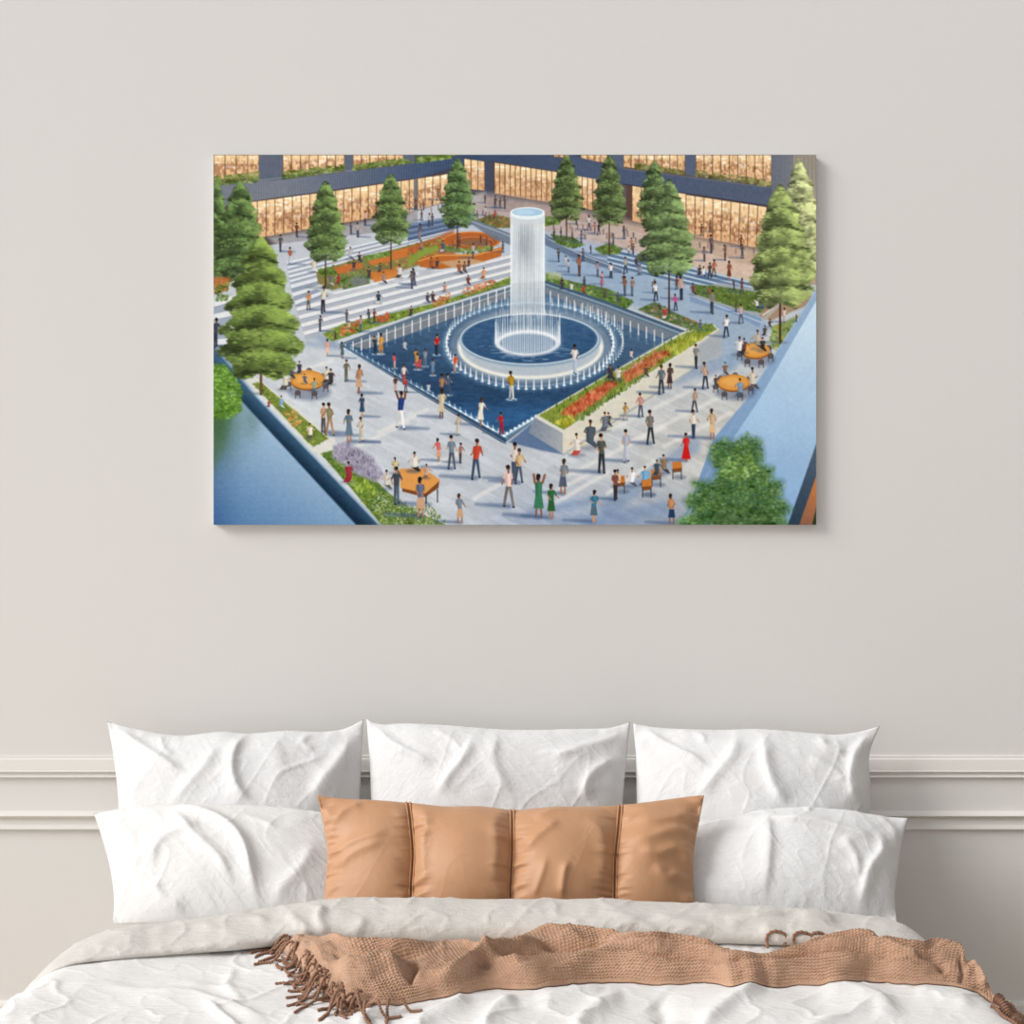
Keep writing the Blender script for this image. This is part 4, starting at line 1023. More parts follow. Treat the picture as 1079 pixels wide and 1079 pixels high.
# ---- long planter on the right of the pool ------------------------------------
poly([(536, 466), (560, 446), (564, 455), (594, 479), (572, 475)], '4a658c', .85, 2.2)
poly([(563, 440), (593, 456), (593, 478), (557, 456)], None, 1, .8, noisy(grad('7f8b9a', 'a3a9ae', (560, 450), (593, 460)), 6, 5, 3, 1))
poly([(593, 456), (757, 347), (760, 350), (760, 373), (735, 386), (610, 476), (593, 479)], None, 1, .8, noisy(grad('dcd6c2', 'd3d0c4', (600, 460), (750, 360)), 7, 6, 4, 2))
line((594, 479), (735, 386), 2.2, '8f99a8', .6, 1.6)
poly([(735, 364), (757, 348), (761, 350), (761, 373), (736, 386)], '9aa3ae', .75, 4)
poly([(563, 439), (719, 350), (752, 342), (758, 347), (594, 457)], 'dbd8cb', 1, .8)
pl = [(568, 438), (640, 396), (720, 352), (750, 341), (755, 347), (676, 398), (594, 453)]
poly(pl, '7c8f38', 1, 1.5); dabs(pl, 700, YG + GR, 1.7, 1.5, .8, 60, slant=1.2)
poly([(592, 436), (612, 420), (640, 403), (650, 405), (628, 423), (606, 438)], 'c4503a', .75, 6); poly([(656, 395), (690, 373), (705, 368), (680, 390), (660, 403)], 'c86440', .7, 6)
dabs([(590, 436), (612, 420), (640, 402), (650, 404), (628, 424), (604, 440)], 220, RD, 1.9, 1.6, .85, 61, slant=1.2)
dabs([(655, 394), (690, 372), (706, 366), (706, 374), (680, 392), (660, 404)], 190, RD + ['d88858', 'a85040'], 1.9, 1.6, .8, 62, slant=1.2)
dabs([(700, 368), (740, 346), (748, 352), (712, 376)], 150, ['b4bc40', 'c4c44c', '9cac38'], 1.8, 1.6, .85, 63, slant=1.2)
dabs([(585, 446), (600, 438), (606, 444), (596, 452)], 60, ['c8c838', 'b0b030', 'e0d850'], 1.6, 1.6, .9, 64, slant=1.2)
dabs([(608, 440), (650, 412), (680, 394), (676, 400), (640, 424), (612, 444)], 200, GR, 1.7, 1.5, .85, 65, slant=1.2)
dabs([(640, 398), (676, 376), (690, 366), (680, 380), (650, 398)], 40, ['c8a8a0', 'a89088', 'd0c0b0'], 1.6, 1.2, .6, 66)
dabs([(722, 348), (745, 340), (752, 346), (740, 352)], 60, GR[:3], 1.6, 1.4, .85, 67)

# ---- lower left beds --------------------------------------------------------------
poly([(258, 398), (268, 396), (302, 422), (353, 462), (353, 474), (330, 476), (262, 404)], 'd9dad3', 1, 1)
bd = [(266, 404), (275, 403), (300, 424), (346, 462), (330, 471), (300, 440)]
bed_(bd, '6f8436', GR + YG, 220, 70); dabs([(298, 434), (312, 432), (320, 446), (308, 450)], 60, ['d8924c', 'c88444', 'e0a860'], 1.6, 1.3, .85, 71)
poly([(330, 473), (353, 462), (353, 474), (336, 480)], 'dcdcd4', 1, .8)
bl = [(338, 478), (352, 474), (368, 492), (398, 508), (410, 520), (440, 540), (470, 553), (402, 553), (368, 512)]
bed_(bl, '55752c', GR + YG[:2], 520, 72)
poly([(352, 470), (366, 466), (392, 482), (404, 500), (396, 508), (376, 500), (350, 482)], '9c98b0', .9, 5)
dabs([(352, 470), (366, 466), (392, 482), (404, 500), (396, 508), (376, 500), (350, 482)], 420, LV + ['c0bcd4', '6e6a88'], 1.2, 1.2, .85, 73, slant=1)
dabs([(386, 524), (402, 514), (430, 530), (462, 553), (404, 553)], 420, ['c8d4c0', 'a8bca0', '5c7850', '3f6038', 'e0e8dc'], .9, .8, .9, 74)
dabs([(362, 502), (384, 505), (400, 520), (388, 530), (372, 514)], 160, ['7fa02c', '9ab838', '5a8024'], 1.6, 1.6, .9, 75, slant=1.2)
dabs([(430, 536), (450, 528), (466, 545), (472, 553), (430, 553)], 160, GR + ['c0ccb8'], 1.2, 1.2, .9, 76, slant=1)
line((448, 526), (478, 553), 2.2, 'c3cbd2'); 

# ---- glass planes of the lookout --------------------------------------------------
def pane(x, y):
    g = grad((172, 199, 220), (78, 120, 166), (330, 455), (262, 570))(x, y)
    e = np.clip((255 - x) / 40, 0, 1); g -= e[..., None] * np.array([22, 26, 22]); g += (0.8 * np.sin(y * .9))[..., None]
    m = np.exp(-((x - 225) / 26) ** 2 - ((y - 440) / 42) ** 2); g = g * (1 - .85 * m[..., None]) + np.array([52, 86, 50]) * .85 * m[..., None]
    m = np.exp(-((x - 265) / 10) ** 2 - ((y - 442) / 20) ** 2); g = g * (1 - .5 * m[..., None]) + np.array([90, 118, 116]) * .5 * m[..., None]; return g
poly([(220, 362), (225, 362), (268, 416), (400, 555), (220, 555)], None, 1, .8, pane)
poly([(222, 362), (268, 416), (401, 555), (377, 555), (256, 424), (220, 384)], None, 1, 2.4, grad((62, 96, 128), (14, 40, 62), (330, 478), (318, 490)))
line((222, 361), (268, 415), 1.6, '7f9db8', .8, 1.5); line((268, 415), (401, 554), 2.0, '8fb0c8', .6, 2)
bush = [(222, 384), (236, 384), (246, 394), (255, 410), (254, 432), (242, 441), (222, 442)]
poly(bush, '4f7a2a', .95, 5); dabs(bush, 420, ['4f8a24', '76b036', '3a661e', '93c64e', '62983a'], 1.9, 1.5, .75, 77)
poly([(222, 442), (240, 441), (236, 470), (222, 500)], '46683a', .55, 12)
def paneR(x, y): 
    g = grad((208, 230, 244), (132, 170, 212), (850, 320), (780, 540))(x, y); g += (6 * fbm(x / 40, y / 40, 2, 9))[..., None]; return g
poly([(863, 300), (863, 556), (715, 556), (723, 541), (752, 462), (784, 424)], None, 1, .8, grad((150, 178, 206), (116, 150, 190), (850, 320), (740, 530)))
poly([(863, 312), (863, 556), (722, 556), (752, 503), (775, 458), (798, 424)], None, 1, 1.2, paneR)
line((862, 303), (784, 424), 1.2, 'a9c0d6', .8); line((784, 424), (722, 546), 1.5, '8aa6c6', .8); line((740, 517), (724, 545), 1.2, 'd8e6f4', .7)
poly([(862, 462), (862, 498), (842, 556), (829, 556)], None, 1, 1.2, grad((74, 92, 110), (44, 62, 82), (856, 480), (834, 550)))
poly([(862, 496), (862, 556), (841, 556)], None, 1, 1.2, grad((196, 122, 66), (140, 96, 74), (860, 510), (845, 552))); poly([(862, 528), (862, 556), (855, 556)], '26361c', 1, 1.5)

# ---- round tables -------------------------------------------------------------------
def table(cx, cy, rx, ry, sh=1):
    ell(cx + 2, cy + ry * 1.3, rx * 1.25, ry * .9, '56627a', .55, 5)
    for k in range(7):
        a = k * .9 + .3; x, y = cx + rx * 1.12 * math.cos(a), cy + ry * 1.25 * math.sin(a) + 3
        ell(x, y, 3.2, 3, '574a48', .9, 1); line((x - 2, y), (x - 2.5, y + 6), .8, '33303a', .9); line((x + 2, y), (x + 2.5, y + 6), .8, '33303a', .9)
    ell(cx, cy + 1.6, rx, ry, '8a5020', 1, .8); ell(cx, cy, rx, ry, 'dc9a48', 1, .8); ell(cx - 2, cy - 1, rx * .6, ry * .5, 'e8ae60', .7, 3); ell(cx, cy, rx * .93, ry * .9, 'b87430', .6, .7, .7)
table(324, 400, 18, 10); table(796, 369, 15, 8); table(773, 403, 17, 8.5)
poly([(422, 496), (440, 494), (463, 507), (462, 514), (448, 524), (424, 518)], '7a4520', 1, .8); poly([(421, 494), (446, 493), (464, 506), (448, 520), (422, 514)], 'dd9a50', 1, .8); line((449, 521), (449, 530), 1.5, '3a3030'); line((461, 516), (461, 529), 1.2, '3a3030')
def chair(x, y, c='c87a34'):
    ell(x + 3, y + 10, 7, 2.4, '4a5a74', .5, 3); poly([(x - 5, y - 6), (x + 5, y - 7), (x + 6, y + 1), (x - 4, y + 3)], c, 1, .8); poly([(x - 5, y + 1), (x + 6, y), (x + 5, y + 4), (x - 4, y + 5)], '7a4a28', 1, .8)
    for dx in (-4, 5): line((x + dx, y + 3), (x + dx, y + 12), .9, '2e2c34')

# ---- people ---------------------------------------------------------------------------
SK = ['8a5a40', 'b07a58', '6a4230', 'c8946c', '9a6848']; HA = ['1e1814', '2a1e18', '3a2a20', '181414']
PEO = []
def Z(ox, oy, k, lst):
    for t in lst:
        X, Y, H, top, bot = t[:5]; st = t[5] if len(t) > 5 else ''
        PEO.append((ox + X * k, oy + Y * k, H * k, top, bot, st))
k1 = 220 / 1079; k3 = 225 / 1079
Z(220, 160, k1, [(370, 515, 88, '55555e', '404050'), (422, 580, 88, 'b0604a', 'c8ccd8'), (455, 440, 75, '6a3a30', '503030'), (543, 620, 82, 'd8d0c0', 'e8e4e0', 's'), (730, 555, 68, 'c0c0c8', '505060', 's'), (770, 440, 75, 'c0b0b0', '404050'), (735, 425, 60, '50546a', '404050'), (808, 380, 75, 'd8b0a8', '404050'), (780, 570, 55, '404048', '303040', 's'), (630, 690, 70, '707070', 'c8b8b0', 's'), (750, 610, 60, '483c3c', '806050', 's'), (830, 650, 60, '504040', '404040', 's'), (885, 620, 50, '605048', '403838', 's'), (905, 680, 65, 'a08878', '303030', 's'), (985, 650, 75, 'e0d8d0', '404040', 's'), (1060, 690, 85, '4a5064', '404858'), (1070, 295, 55, '6a4a4a', '403840'), (645, 590, 30, 'c8c0b8', '605850', 's'), (670, 680, 50, 'b02c38', '902838', 's')])
Z(430, 160, k1, [(70, 355, 52, '404450', '383c48'), (108, 385, 68, 'b8bcc8', '404a5a'), (125, 380, 62, '505868', '404450'), (155, 250, 60, '806868', '504850'), (40, 300, 50, '705048', '403838'), (80, 300, 45, '60484c', '403838'), (60, 450, 80, '606068', 'a08070'), (68, 505, 52, 'a87868', '605048', 's'), (265, 485, 62, '705048', '503c38'), (180, 515, 62, '50586a', 'c0c4cc', 's'), (335, 550, 78, 'c0b8c0', '50586a'), (400, 330, 48, 'd0d4dc', 'c0c4cc'), (398, 265, 42, '484854', '404048'), (450, 290, 62, '404450', '383c48'), (475, 290, 52, '584850', '404048'), (500, 292, 62, '505060', '404048'), (450, 342, 42, 'b05040', '603c38', 's'), (120, 605, 65, 'a05838', '503838', 's'), (150, 600, 55, '483c40', '704838', 's'), (265, 630, 70, 'a06040', '504040', 's'), (290, 625, 62, '785848', '403c40', 's'), (315, 590, 42, '503c38', '504040', 's'), (390, 655, 62, 'd8a070', '905838', 's'), (310, 687, 55, '704038', '503030', 's'), (28, 685, 85, '7a7480', '6a6470'), (430, 515, 52, 'a04050', '583840'), (405, 480, 40, '583848', '403038'), (375, 470, 40, '483c44', '403038'), (490, 520, 55, '604c48', '403838'), (870, 375, 62, '404050', '383848'), (935, 405, 78, 'e0e0e0', '606070'), (965, 420, 55, 'a07060', '604848'), (985, 428, 64, '303848', '303040'), (755, 450, 52, '483c40', '403838'), (790, 445, 45, '584440', '403838'), (850, 462, 45, '604840', '403838'), (895, 470, 62, '606a7a', '485060'), (915, 450, 50, 'a8a8b0', '606470'), (945, 525, 42, '383c48', '303440'), (1060, 470, 50, '606878', '484c58'), (778, 568, 68, '404858', '384050'), (815, 592, 55, 'e0e4ec', 'b0b8c8'), (830, 622, 64, 'c8ccd8', '506078'), (885, 640, 110, 'a06850', '604840'), (905, 565, 66, '505868', '404858'), (980, 642, 76, 'a090a0', '605868'), (1005, 685, 66, 'd8a0a8', 'c09090'), (1050, 648, 72, 'e0e0e0', '404a60'), (910, 690, 44, '405070', '384860', 's'), (795, 690, 45, '484048', '383840', 's')])
Z(640, 160, k3, [(30, 468, 50, '606878', '484c58'), (85, 440, 66, '505c74', '404858'), (122, 492, 58, 'b87858', '805040'), (130, 518, 54, '404050', '303848'), (108, 520, 44, 'e0e0e0', '505868'), (92, 612, 82, 'b0b4a8', '303848'), (18, 638, 78, 'e8ecf0', '404858'), (145, 575, 52, '504050', '383040', 's'), (165, 622, 58, '8890a0', '505868', 's'), (490, 552, 72, '807070', '404050'), (525, 510, 92, '605868', '404050'), (595, 548, 78, '907060', '504040'), (682, 538, 72, '505058', '404048'), (675, 480, 60, '704838', '503830'), (485, 632, 58, 'e8e8e8', '404858', 's'), (467, 622, 54, '504038', '383030', 's'), (517, 638, 78, '404040', '303038'), (538, 630, 86, 'b86a5a', '604840'), (615, 648, 98, '8a5040', '6a3828', 'd'), (475, 425, 60, '704030', '503028'), (520, 405, 60, '806048', '503830'), (85, 662, 50, '604840', '403838', 's'), (680, 668, 32, '503840', '403038'), (350, 668, 45, 'c8a0a0', '604850', 's'), (370, 668, 45, 'c0c0c0', '505868', 's'), (240, 670, 30, '404858', '383c48', 's')])
Z(220, 290, k1, [(515, 178, 98, 'c89060', '605850'), (590, 192, 138, 'e0dcc8', '303038'), (878, 146, 68, '304858', 'c8c8c0', 's'), (575, 288, 80, '505868', '404450'), (713, 242, 64, '485058', '404450'), (785, 292, 84, 'b89890', '506080'), (828, 247, 72, '405060', '384450'), (855, 242, 68, '803838', '502c30'), (725, 275, 44, 'e0c0b0', 'b08070', 's'), (655, 330, 40, '503838', '583c34', 's'), (613, 417, 88, 'e8a890', 'e8c0a8', 'd'), (690, 428, 84, '4a6270', '4a6270', 'd'), (710, 547, 112, '6a6a5a', '62624f'), (775, 608, 148, 'b88868', 'c8a080', 'd'), (860, 408, 95, '304050', '203040'), (890, 408, 108, 'd8a050', 'b88038', 'd'), (1012, 385, 55, 'c0c8d0', 'a0b0c0', 's'), (960, 482, 80, 'e06060', 'd8b0a0'), (1008, 562, 105, 'e8e0e0', 'c04848'), (965, 602, 84, '503030', 'c8a090'), (1018, 605, 76, 'b84040', '404858'), (1072, 462, 84, 'e0a040', 'c08038'), (35, 370, 150, '404858', '303848'), (395, 592, 112, 'd8d8c8', '504c48', 's'), (422, 532, 94, '485058', '383c44', 's'), (470, 507, 68, '404048', '383c44', 's'), (497, 560, 56, '506078', '405060', 's'), (545, 600, 74, '98a890', '506070', 's'), (610, 556, 90, 'e0e0c8', '403c3c', 's'), (632, 566, 90, '403840', '383438', 's'), (375, 686, 68, '80b0d0', 'd0d0c8', 's'), (310, 680, 40, 'a04840', '704038', 's')])
Z(430, 290, k1, [(190, 85, 52, 'c89080', '906858', 's'), (100, 142, 56, '404858', '383c48', 's'), (128, 137, 58, '503838', '403034', 's'), (15, 210, 55, '504040', '403438', 's'), (147, 412, 108, 'c02020', '202838'), (45, 488, 88, 'c8a060', 'c05050', 'd'), (62, 488, 66, 'd04848', 'c04040', 'd'), (88, 472, 94, '8898a8', '687888'), (128, 518, 88, '7090b0', '6080a0', 'd'), (242, 502, 95, 'e05028', 'c8a090'), (535, 642, 148, 'b89020', 'd8d8d0'), (172, 640, 132, 'a88060', '404858'), (208, 620, 112, '506078', '405068'), (105, 604, 54, 'c0ccd8', 'a0b0c0', 's'), (862, 508, 152, 'ece4dc', 'b8c8d8'), (1050, 542, 88, '404040', '303438', 's'), (797, 72, 50, '404048', '383840', 's'), (845, 84, 55, 'e0e0e0', '606878', 's'), (905, 94, 52, 'b0403c', '503840', 's'), (912, 62, 54, '405070', '384860'), (1000, 72, 62, 'c06080', '905868'), (1018, 115, 48, '505058', '404048', 's'), (20, 68, 90, '6a6874', '505868')])
Z(640, 290, k3, [(88, 103, 98, '806058', '505868'), (125, 103, 94, '907878', '606878'), (245, 128, 98, 'e8ecf0', '202838'), (230, 90, 55, '506080', '405068'), (374, 122, 116, 'c8a898', '283040'), (350, 72, 64, '604840', '403838'), (345, 178, 84, 'd84890', '303848'), (435, 98, 64, '704840', '403838', 's'), (490, 92, 38, '508060', '405848', 's'), (512, 94, 38, 'a05048', '604040', 's'), (55, 134, 52, '485868', '404858', 's'), (292, 218, 66, 'c8403c', 'd0d0d0', 's'), (263, 175, 36, '383840', '303038', 's'), (468, 275, 54, '606c84', '505c74', 's'), (528, 192, 118, '808880', '383c48'), (680, 88, 70, '704850', '503c44'), (640, 72, 50, '484c58', '404450'), (756, 168, 64, 'e0e0e0', '283040', 's'), (785, 168, 54, '4868a8', '384878', 's'), (600, 312, 112, 'f4f4f4', '283040'), (675, 243, 98, 'c8b0b8', '505868'), (650, 185, 48, '604c48', '483c3c'), (893, 238, 74, 'e8d0c8', 'c0a8a0'), (820, 262, 44, '504848', '403c3c', 's'), (795, 304, 54, '504840', '403838', 's'), (955, 235, 36, '504038', '403430'), (448, 468, 122, '808888', '303438'), (495, 573, 136, 'c8a890', '303848'), (272, 598, 146, '607078', '303840'), (315, 572, 128, '504038', '403030', 'd'), (195, 512, 64, '604840', '503838', 's'), (120, 418, 48, 'e8d0d0', 'c0b0b0', 's'), (55, 534, 80, 'e0dcd0', '605c58', 's'), (15, 520, 76, '302828', '302c30', 's'), (665, 402, 100, 'e8e8e8', '303848', 's'), (690, 392, 80, '604038', '403030', 's'), (760, 372, 104, 'c8b8a8', '605048', 's'), (785, 384, 76, '302828', '282428', 's'), (595, 504, 70, '806858', '504038', 's'), (735, 574, 118, 'd8d0c0', '504c50', 's'), (672, 610, 96, '80a0c0', '48586c', 's'), (548, 560, 60, '584c4c', '403838', 's')])
Z(220, 420, k1, [(592, 173, 152, 'c8a080', '504848'), (625, 188, 168, '908868', 'b08860'), (725, 222, 168, '607888', '607888', 'd'), (788, 222, 128, 'd8ccb8', 'd0c0a8'), (792, 92, 118, '304868', '304868', 'd'), (990, 152, 192, '283c80', 'f0f0f0', 'u'), (525, 205, 84, 'f0e8d8', '605848', 's'), (725, 432, 116, 'a03040', '902838', 's'), (965, 385, 88, 'd8c890', '605848', 's'), (918, 468, 108, 'd8d4c8', '605c58', 's'), (970, 542, 192, '404850', '506070'), (1065, 374, 108, 'e8e8d0', '303030', 's')])
Z(430, 420, k1, [(172, 98, 150, 'd8c8a8', 'd0c0a0', 'd'), (375, 138, 144, 'f0e8d8', 'e8e0d0', 'd'), (483, 183, 114, 'c02030', 'b01828'), (258, 188, 108, 'c8c0a8', 'd0c8b0'), (158, 322, 118, 'e06868', 'd0a080', 'd'), (225, 362, 174, '788898', '505868'), (270, 332, 104, 'a07868', '504040'), (350, 412, 206, 'c84830', '40506a'), (548, 420, 196, 'e0d8d0', '485468'), (572, 436, 180, 'd8b888', '485468'), (520, 558, 216, 'f0d0c8', '7a7470'), (675, 612, 224, '3a7858', '3a7858', 'du'), (740, 617, 178, '2c6a3c', '2c5c34', 'd'), (800, 492, 182, '808890', '50586a', 'd'), (1000, 383, 204, '505850', '303438'), (875, 293, 124, 'e8e0d8', 'b84840', 's'), (940, 255, 158, '505c68', '485060', 's'), (1018, 168, 108, '707888', '505868', 's'), (960, 637, 166, '3a7a98', '506878', 'd'), (1072, 522, 156, '804840', '382c30'), (30, 376, 108, 'e8e4d8', '282828', 's'), (95, 412, 80, 'd0a890', '806050', 's'), (65, 608, 204, '687088', 'c8a080', 'd'), (268, 642, 152, '788898', 'c8a080', 'd')])
Z(640, 420, k3, [(90, 108, 88, 'b89050', 'b0a090'), (168, 92, 122, 'c89088', '404858'), (218, 228, 172, '7a7870', '30343c'), (440, 68, 120, 'b8a090', '404448'), (435, 197, 142, 'e8e0d0', '30405a'), (530, 202, 152, 'd0b088', 'd8b890', 'd'), (398, 314, 142, 'd82828', 'c81818', 'D'), (95, 318, 164, 'b0b8c8', 'c8ccd8'), (55, 446, 96, 'e0c8a8', '604840', 's'), (122, 444, 104, 'f4f4f4', '505868', 's'), (190, 438, 106, '70b0d8', '405068', 's'), (250, 388, 86, '405060', '384048', 's'), (288, 378, 104, '907860', '403c40', 's'), (325, 632, 152, 'c89060', '203858', 'd'), (5, 140, 76, '484848', '404048', 's')])
def person(x, y, h, top, bot, st, sd):
    q = random.Random(sd); sk = hexc(q.choice(SK)); hr = hexc(q.choice(HA)); top = hexc(top); bot = hexc(bot); seated = 's' in st; w = h * (.088 if not seated else .15)
    inpool = 365 < x < 700 and abs(x - 545) / 180 + abs(y - 378) / 86 < .95
    if seated: ell(x - 1, y, h * .34, h * .09, '3a4860', .35, h * .14)
    elif inpool: ell(x, y, h * .2, h * .05, 'c8e4f4', .7, 1.5)
    else:
        s = 1 if x < 430 else -1; line((x, y - .3), (x + s * h * (.75 + .2 * q.random()), y - h * .06 * (1 if s < 0 else -.3)), h * .11, '42597e', .68, h * .08 + .6, h * .05)
    lean = q.uniform(-.04, .04) * h; hx, hy = x + lean, y - h * (.93 if not seated else .86); hipy = y - h * .48; shy = y - h * (.82 if not seated else .70)
    if seated:
        fx = q.choice((-1, 1)) * h * .22; poly([(x - w, y - h * .22), (x + w, y - h * .22), (x + w + fx * .6, y), (x - w * .3 + fx, y)], bot, 1, .7); hipy = y - h * .2
    else:
        sp = q.choice((q.uniform(.015, .05), q.uniform(.06, .12))) * h; lead = q.uniform(-.03, .03) * h
        if 'd' in st.lower():
            hm = y - h * (.2 if 'd' in st else .06); wd = w * (1.35 if 'd' in st else 1.9)
            for s_ in (-1, 1): line((x + s_ * sp * .5, hm - 1), (x + s_ * sp * .7, y), h * .045, sk, 1, .7)
            poly([(x - w * .8, hipy - h * .06), (x + w * .8, hipy - h * .06), (x + wd, hm), (x - wd, hm)], bot, 1, .7)
        else:
            for s_ in (-1, 1): line((x + s_ * w * .35, hipy), (x + s_ * sp, y - h * .02 + s_ * lead), h * .08, bot * (.86 if s_ < 0 else 1), 1, .7, h * .055); ell(x + s_ * sp + .2, y + s_ * lead, h * .034, h * .02, (40, 34, 34), 1, .6)
    poly([(x - w + lean, shy + h * .03), (x - w * .5 + lean, shy), (x + w * .5 + lean, shy), (x + w + lean, shy + h * .03), (x + w * .78, hipy), (x - w * .78, hipy)], top, 1, .7)
    poly([(x - w * .95 + lean, shy + h * .04), (x - w * .3 + lean, shy + h * .02), (x - w * .2, hipy), (x - w * .78, hipy)], top * .72, .55, 1.0)
    if 'u' in st: line((x + w + lean, shy + h * .03), (x + w * 1.6, hy - h * .04), h * .055, sk, 1, .7); line((x - w + lean, shy + h * .03), (x - w * 1.3, hy - h * .05), h * .055, sk, 1, .7)
    else:
        for s_ in (-1, 1):
            ex = x + s_ * w * q.uniform(1.0, 1.7) + lean; line((x + s_ * w * .9 + lean, shy + h * .04), (ex, shy + h * .17), h * .048, top * .9, 1, .7); line((ex, shy + h * .17), (ex + w * q.uniform(-1.1, 1.1), shy + h * q.uniform(.2, .31)), h * .034, sk, 1, .7)
    line((hx, hy), (x + lean * .6, shy + .3), h * .05, sk, 1, .6)
    ell(hx, hy + h * .012, h * .042 + .2, h * .056 + .15, sk, 1, .6); ell(hx - h * .008, hy - h * .02, h * .046 + .25, h * .046 + .2, hr, 1, .6)
    if 'd' in st: ell(hx - h * .02, hy + h * .03, h * .04, h * .07, hr, .9, .7)
for cx_, cy_ in ((653, 508), (681, 511), (691, 501), (713, 493)): chair(cx_, cy_)
for i, p_ in enumerate(sorted(PEO, key=lambda t: t[1])): person(*p_, 100 + i)
chair(681, 512)
# blurred shoppers in front of the windows
for k in range(60):
    x = rr_.choice((rr_.uniform(440, 530), rr_.uniform(580, 800))); y = 210 + (x - 440) * .15 + rr_.uniform(2, 12); c = rr_.choice(['4a3c40', '5a4444', '3c3c48', '8a6050']); line((x, y), (x, y - 5), 1.3, c, .6, .8); 

# ---- trees ---------------------------------------------------------------------------
def tree(cx, tip, bot, wl, wr, foot, base, seed, tiers=5, n=1500, al=1.0, trunk='4a3428'):
    n = int(n * 1.7)
    q = random.Random(seed); base = hexc(base); H = bot - tip; sz = H / 85.0
    if foot: line((cx, foot), (cx, bot - H * .3), max(1.2, H * .022), trunk, 1, .7, max(.8, H * .012)); ell(cx - H * .1, foot, H * .16, 1.6, '4a5a50', .4, 2.5)
    if foot:
        for s_ in (-1, 1):
            for t_ in (.05, .12, .2): line((cx, bot + H * (.06 - t_)), (cx + s_ * wl * .5, bot - H * (t_ + .12)), .8, trunk, .8, .7, .4)
    pts = []
    for i in range(n):
        t = q.random() ** .75; prof = (t ** .54) * (1.0 if t < .72 else 1 - .62 * ((t - .72) / .28) ** 2) * 1.08; ph = (t * tiers + .15 * math.sin(seed)) % 1; wv = (.88 + .13 * ph)
        u = q.uniform(-1, 1); u = math.copysign(abs(u) ** .8, u); w_ = (wl if u < 0 else wr) * prof * wv * (1 + .12 * math.sin(t * 37 + seed + (u > 0) * 2))
        x = cx + u * w_; y = tip + t * H + (abs(u) * .05 * H) + q.uniform(-1, 1) * sz; pts.append((y, x, t, u, ph))
    core = [(cx - wl * .08, tip + H * .03), (cx + wr * .08, tip + H * .03)] + [(cx + wr * .78 * (t ** .54) * (1 if t < .72 else 1 - .62 * ((t - .72) / .28) ** 2), tip + t * H) for t in np.linspace(.1, .93, 9)] + [(cx - wl * .78 * (t ** .54) * (1 if t < .72 else 1 - .62 * ((t - .72) / .28) ** 2), tip + t * H) for t in np.linspace(.93, .1, 9)]
    poly(core, base * .74, .9 * al, 4 * sz)
    for (y, x, t, u, ph) in sorted(pts, key=lambda p: p[2] + .10 * p[4]):
        b = 1.22 - .30 * ph + .30 * u - .10 * t + q.uniform(-.14, .14)
        nb = float(vnoise(np.array([x / (7 * sz)]), np.array([y / (4 * sz)]), seed)[0]); b += .34 * nb
        c = base * b + np.array([34, 26, 14]) * max(0, b - 1)
        c = c.mean() * .08 + c * .92 + 3
        s = sz * q.uniform(.7, 1.4); ell(x, y, max(.6, 1.25 * s), max(.45, .7 * s), c, .6 * al, .9 + .3 * s)
    for i in range(int(n * .10)):
        y, x, t, u, ph = pts[i]
        if abs(u) > .7: line((x, y), (x + math.copysign(2.6 * sz, u), y + q.uniform(-1.2, .8) * sz), .8, base * q.uniform(.8, 1.2), .5 * al, .8, .3)
    for i in range(int(n * .16)):
        y, x, t, u, ph = pts[i]
        if ph < .5: ell(x, y, max(.6, 1.2 * sz), .6, base * 1.4 + 20, .55 * al, .8)
        elif ph > .8: ell(x, y, max(.8, 1.8 * sz), .9, base * .42, .5 * al, .9)
tree(842, 168, 290, 26, 30, None, (150, 158, 108), 12, 6, 1300)
tree(690, 169, 236, 21, 18, None, (84, 108, 62), 9, 5, 900); tree(597, 163, 230, 20, 20, 252, (80, 100, 54), 7, 6, 1000); tree(642, 163, 234, 20, 20, 268, (82, 102, 56), 8, 5, 1000); tree(482, 166, 237, 20, 22, 262, (80, 106, 60), 6, 6, 1100)
tree(412, 182, 254, 22, 22, 283, (84, 108, 58), 5, 5, 1100); tree(343, 190, 272, 23, 25, 303, (84, 108, 56), 4, 6, 1300); tree(228, 190, 300, 20, 20, None, (78, 104, 54), 1, 6, 700); tree(253, 190, 292, 30, 31, None, (82, 108, 56), 2, 5, 1500)
poly([(225, 292), (243, 292), (240, 306), (225, 310)], 'c4703a', .8, 3); dabs([(225, 302), (240, 298), (240, 316), (228, 318)], 60, GR, 1.8, 1.4, .9, 80)
tree(705, 189, 286, 34, 30, 330, (94, 118, 70), 10, 6, 1900); tree(822, 194, 318, 34, 40, 361, (122, 138, 78), 11, 6, 2100); tree(275, 248, 392, 46, 46, 415, (92, 114, 50), 3, 6, 2900, trunk='6a4e34')
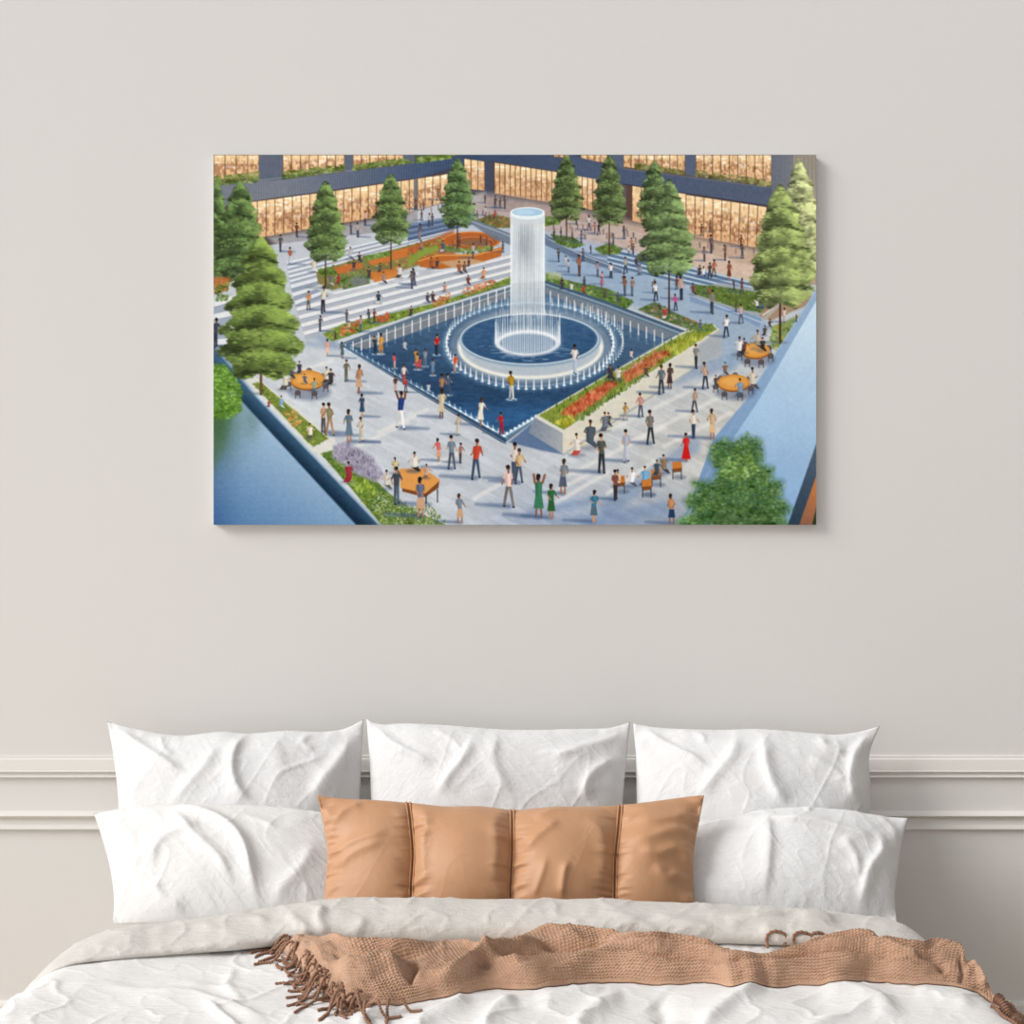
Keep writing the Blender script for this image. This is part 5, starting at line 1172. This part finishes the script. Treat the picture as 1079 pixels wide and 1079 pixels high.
# leafy bush at the lower right
bp_ = [(714, 551), (730, 540), (722, 528), (735, 516), (730, 508), (752, 508), (757, 496), (748, 484), (750, 470), (762, 464), (775, 466), (786, 460), (800, 464), (804, 478), (802, 490), (814, 494), (812, 506), (824, 508), (822, 524), (832, 535), (826, 545), (831, 556), (716, 556)]
poly(bp_, '35592c', .85, 12); b2_ = [(771 + (x_ - 771) * 1.08, 512 + (y_ - 512) * 1.06) for x_, y_ in bp_]; dabs(b2_, 500, ['4c8a40', '78a858', '3a6e3c'], 2.4, 1.5, .45, 85, slant=1.5); dabs(bp_, 2200, ['2a4f1e', '44752e', '5c8c3c', '34602a', '86ac58', '1e3f18'], 1.7, 1.1, .6, 81)
dabs([(756, 500), (770, 480), (790, 478), (800, 495), (780, 510)], 200, ['8cb85a', '6aa03c', 'a4c878'], 1.9, 1.5, .6, 82); dabs([(735, 545), (760, 530), (800, 535), (820, 553), (740, 553)], 260, ['1c3a1a', '264c20', '30602a'], 2.4, 1.8, .6, 83)
dabs([(712, 549), (724, 542), (736, 550), (730, 554)], 30, ['5c9848', '78b068'], 1.8, 1.2, .8, 84)

# print grain: a faint unevenness of the ink
IMG += (5.5 * fbm(GX / 1.1, GY / 1.1, 2, 700) + 4 * fbm(GX / 3.5, GY / 3.0, 2, 701))[..., None] * np.clip((330 + 0.9 * (GY - 163) - 0 * GX) / 300, .6, 1)[..., None]
K_ = (IMG[:-2] + 2 * IMG[1:-1] + IMG[2:]) / 4; IMG[1:-1] = .5 * IMG[1:-1] + .5 * K_
K_ = (IMG[:, :-2] + 2 * IMG[:, 1:-1] + IMG[:, 2:]) / 4; IMG[:, 1:-1] = .5 * IMG[:, 1:-1] + .5 * K_

# ------------------------------------------------------------------ the canvas itself
m, nt, b = new_mat('printed_canvas'); L = nt.links.new
at = N(nt, 'ShaderNodeAttribute'); at.attribute_name = 'print_ink'
ga = N(nt, 'ShaderNodeMix', data_type='RGBA'); ga.inputs['Factor'].default_value = 0.0
L(at.outputs['Color'], ga.inputs['A']); L(ga.outputs['Result'], b.inputs['Base Color'])
b.inputs['Roughness'].default_value = 0.8; b.inputs['Specular IOR Level'].default_value = 0.1
m_edge = fabric('canvas_wrap', (196, 196, 196), (186, 188, 190), crinkle=0.02)
m_edge_dark = fabric('stretcher_pine', (200, 170, 130), (188, 156, 116), crinkle=0.05)
TH = 0.024; dF = 4.0 - TH
x0 = (PX0 - 539.5) / F * dF; x1 = (PX1 - 539.5) / F * dF; z1 = 1.6 - (PY0 - 539.5) / F * dF; z0 = 1.6 - (PY1 - 539.5) / F * dF
cp = empty('canvas_print', ((x0 + x1) / 2, 0, (z0 + z1) / 2)); tag(cp, 'wide unframed canvas print of a fountain plaza, hung on the wall above the bed', 'picture')
gx = np.linspace(x0, x1, GW); gz = np.linspace(z1, z0, GH)
V = np.stack(np.broadcast_arrays(gx[None, :], np.full((1, 1), -TH), gz[:, None]), -1).reshape(-1, 3)
ff = grid_faces(GH, GW)
q = V[ff[0]]
if np.cross(q[1] - q[0], q[2] - q[0])[1] > 0: ff = ff[:, ::-1]
pr = mesh_obj('printed_image', V, np.ascontiguousarray(ff), m)
ca = pr.data.color_attributes.new('print_ink', 'FLOAT_COLOR', 'POINT')
cc = np.ones((GH * GW, 4), np.float32); cc[:, :3] = lin(np.clip(IMG.reshape(-1, 3), 0, 255)) * PRINT_GAIN
ca.data.foreach_set('color', cc.ravel()); adopt(pr, cp)
bm = bmesh.new()
e = 0.0006
vs_ = [bm.verts.new(c) for c in ((x0, -TH + e, z0), (x1, -TH + e, z0), (x1, -TH + e, z1), (x0, -TH + e, z1), (x0, -0.001, z0), (x1, -0.001, z0), (x1, -0.001, z1), (x0, -0.001, z1))]
for f_ in ((0, 3, 2, 1), (4, 5, 6, 7), (0, 1, 5, 4), (1, 2, 6, 5), (2, 3, 7, 6), (3, 0, 4, 7)): bm.faces.new([vs_[i] for i in f_])
bmesh.ops.recalc_face_normals(bm, faces=bm.faces)
me = bpy.data.meshes.new('canvas_edge'); bm.to_mesh(me); bm.free(); me.materials.append(m_edge)
ce_ = bpy.data.objects.new('canvas_edge', me); C.objects.link(ce_); adopt(ce_, cp)
